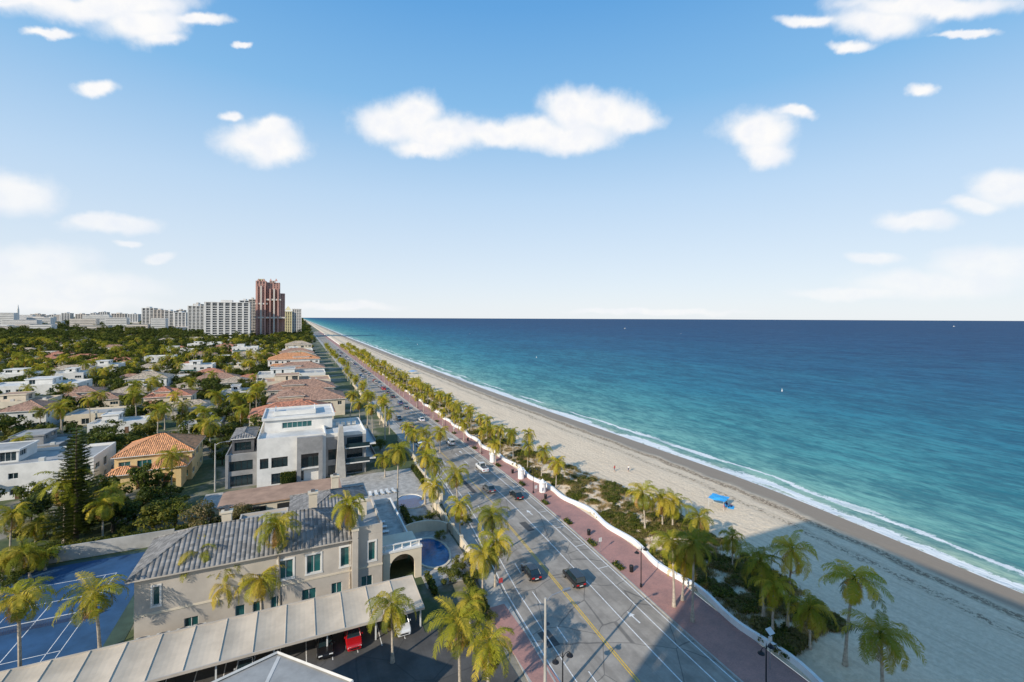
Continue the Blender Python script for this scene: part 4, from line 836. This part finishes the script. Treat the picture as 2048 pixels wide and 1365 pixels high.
def boat(px,py,s=1.):
    x,y=G(px,py,SEA); mb=MB(); st_=[(-4,1.1,.0),(-2,1.3,0),(1,1.2,0),(3,.7,.1),(4.2,.05,.3)]
    for i in range(4):
        a,b_=st_[i],st_[i+1]
        for sg in(-1,1): mb.poly([(a[0],sg*a[1]*.6,-.2),(b_[0],sg*b_[1]*.6,-.2),(b_[0],sg*b_[1],1+b_[2]),(a[0],sg*a[1],1+a[2])],'paint')
        mb.poly([(a[0],-a[1],.9+a[2]),(b_[0],-b_[1],.9+b_[2]),(b_[0],b_[1],.9+b_[2]),(a[0],a[1],.9+a[2])],'paint')
    mb.box(-2,1,-.8,.8,.95,2.2,'paint'); mb.box(-2.2,1.3,-.9,.9,2.3,2.4,'paint'); mb.box(-1.9,1.03,-.82,.82,1.5,1.95,'glass'); mb.tube([(-1,0,2.4),(-1,0,4)],[.05,.03],5,'frame')
    ob=mb.obj('motor_boat'); ob.location=(x,y,SEA); ob.scale=(s,)*3
boat(1908,654,2.2); boat(1250,658,1.2)
for px,py in((1564,783),(1073,716),(835,690),(940,668),(1020,655),(1362,668)):
    x,y=G(px,py,SEA); mb=MB(); mb.tube([(0,0,-.2),(0,0,.3),(0,0,.5),(0,0,1.6)],[.35,.35,.15,.08],10,'paint'); ob=mb.obj('buoy'); ob.location=(x,y,SEA)
# ---------- sky ----------
W=bpy.data.worlds.new('World'); S.world=W; W.use_nodes=True; t=NT(W.node_tree); bg=W.node_tree.nodes['Background']
sky=t.n('ShaderNodeTexSky',sky_type='NISHITA'); sky.sun_disc=False; sky.sun_elevation=SUN_EL; sky.sun_rotation=SUN_AZ+math.pi; sky.altitude=0; sky.air_density=1.0; sky.dust_density=.6; sky.ozone_density=2.
dr=t.n('ShaderNodeTexCoord').outputs['Generated']; sp_=t.n('ShaderNodeSeparateXYZ'); t.put(sp_.inputs[0],dr)
az=t.m('ARCTAN2',sp_.outputs[0],sp_.outputs[1]); el=t.m('ARCSINE',sp_.outputs[2]); cb=t.n('ShaderNodeCombineXYZ'); t.put(cb.inputs[0],az); t.put(cb.inputs[1],el)
nz=t.n('ShaderNodeTexNoise'); t.put(nz.inputs['Vector'],cb.outputs[0]); nz.inputs['Scale'].default_value=14; nz.inputs['Detail'].default_value=6; nz.inputs['Roughness'].default_value=.55
wv2=t.vm('ADD',cb.outputs[0],t.vm('MULTIPLY',t.vm('SUBTRACT',nz.outputs['Color'],(.5,.5,.5)),(.06,.04,0)))
# cloud puffs: (bearing/elevation centre given by survey px, half-widths)
clouds=[(790,245,75,40),(830,225,55,34),(880,268,100,36),(1000,268,85,24),(1060,262,60,28),(1150,222,62,46),(1210,228,75,42),(1270,243,48,24),(1130,275,100,28),(850,298,60,16),
(520,278,82,36),(550,298,62,34),(545,252,34,18),(1515,262,72,36),(1530,305,48,30),(1590,226,42,12),
(220,14,190,30),(290,55,85,36),(330,82,45,14),(400,44,55,12),(60,4,110,16),(100,66,46,9),(195,182,42,15),(482,91,16,6),(462,229,22,8),
(1760,48,100,32),(1850,14,190,24),(1620,46,60,14),(1692,95,40,11),(1930,70,50,8),(1838,184,27,15),
(20,385,90,42),(235,448,85,18),(180,438,55,14),(60,530,130,44),(190,572,140,30),(20,590,160,34),(250,486,28,7),(325,515,30,10),
(2020,375,75,34),(1960,408,60,15),(1830,442,78,17),(1980,530,120,38),(1860,570,170,26),(1740,520,50,14),(60,606,280,18),(680,612,110,9),(1300,624,160,6),(1700,590,120,12)]
dmin=None
for cx,cy,rx,ry in clouds:
    dx,dy=unroll(cx,cy); ar=math.atan(dx/F); a=TH+ar; ee=math.atan(dy*math.cos(ar)/F); k=1.18
    j11=F/math.cos(ar)**2; j21=F*math.tan(ee)*math.sin(ar)/math.cos(ar)**2; j22=F/(math.cos(ee)**2*math.cos(ar))
    o_=t.vm('SUBTRACT',wv2,(a,ee,0)); d1=t.vm('DOT_PRODUCT',o_,(j11/(rx*k),0,0)); d2=t.vm('DOT_PRODUCT',o_,(j21/(ry*k),j22/(ry*k),0))
    d=t.m('SQRT',t.m('ADD',t.m('MULTIPLY',d1,d1),t.m('MULTIPLY',d2,d2)))
    if dmin is None: dmin=d
    else:
        q=t.n('ShaderNodeMath',operation='SMOOTH_MIN'); t.put(q.inputs[0],dmin); t.put(q.inputs[1],d); q.inputs[2].default_value=.4; dmin=q.outputs[0]
nf=t.noise(cb.outputs[0],22,6,.6)
dens=t.ss(t.m('ADD',dmin,t.m('MULTIPLY',t.m('SUBTRACT',nf,.5),.7)),1.20,.42)
low=t.ss(el,.03,.32); dens=t.m('MULTIPLY',dens,t.m('ADD',.62,t.m('MULTIPLY',low,.37)))
grad=t.ramp(t.m('DIVIDE',el,.75,clamp=True),[(0,(.87,.915,.955)),(.10,(.77,.865,.96)),(.34,(.54,.73,.945)),(.58,(.25,.53,.865)),(.80,(.135,.40,.79)),(1,(.10,.33,.72))])
skyc=t.mix(1.,sky.outputs[0],(.11,.11,.11,1),'MULTIPLY'); base=t.mix(.9,skyc,grad)
ccol=t.mix(t.ss(nf,.3,.65),(.90,.92,.97,1),(1.0,.99,.98,1))
t.put(bg.inputs[0],t.mix(dens,base,ccol)); bg.inputs[1].default_value=1.0
sd_=bpy.data.lights.new('sun','SUN'); sd_.energy=5.0; sd_.angle=math.radians(.53); sd_.color=(1,.91,.77); so=bpy.data.objects.new('sun',sd_); S.collection.objects.link(so)
dv=Vector((math.sin(SUN_AZ)*math.cos(SUN_EL),math.cos(SUN_AZ)*math.cos(SUN_EL),-math.sin(SUN_EL))); so.rotation_euler=dv.to_track_quat('-Z','Y').to_euler()
# ---------- camera ----------
cd=bpy.data.cameras.new('camera'); cam=bpy.data.objects.new('camera',cd); S.collection.objects.link(cam); S.camera=cam
cd.sensor_width=36; cd.lens=36*F/2048; cd.shift_y=-45.5/2048; cd.clip_start=.5; cd.clip_end=120000
cam.matrix_world=Matrix.Translation((0,0,H))@Matrix.Rotation(-TH,4,'Z')@Matrix.Rotation(math.pi/2,4,'X')@Matrix.Rotation(ROLL,4,'Z')
S.view_settings.view_transform='Standard'; S.view_settings.look='None'; S.view_settings.exposure=0
print('objects',len(S.objects))
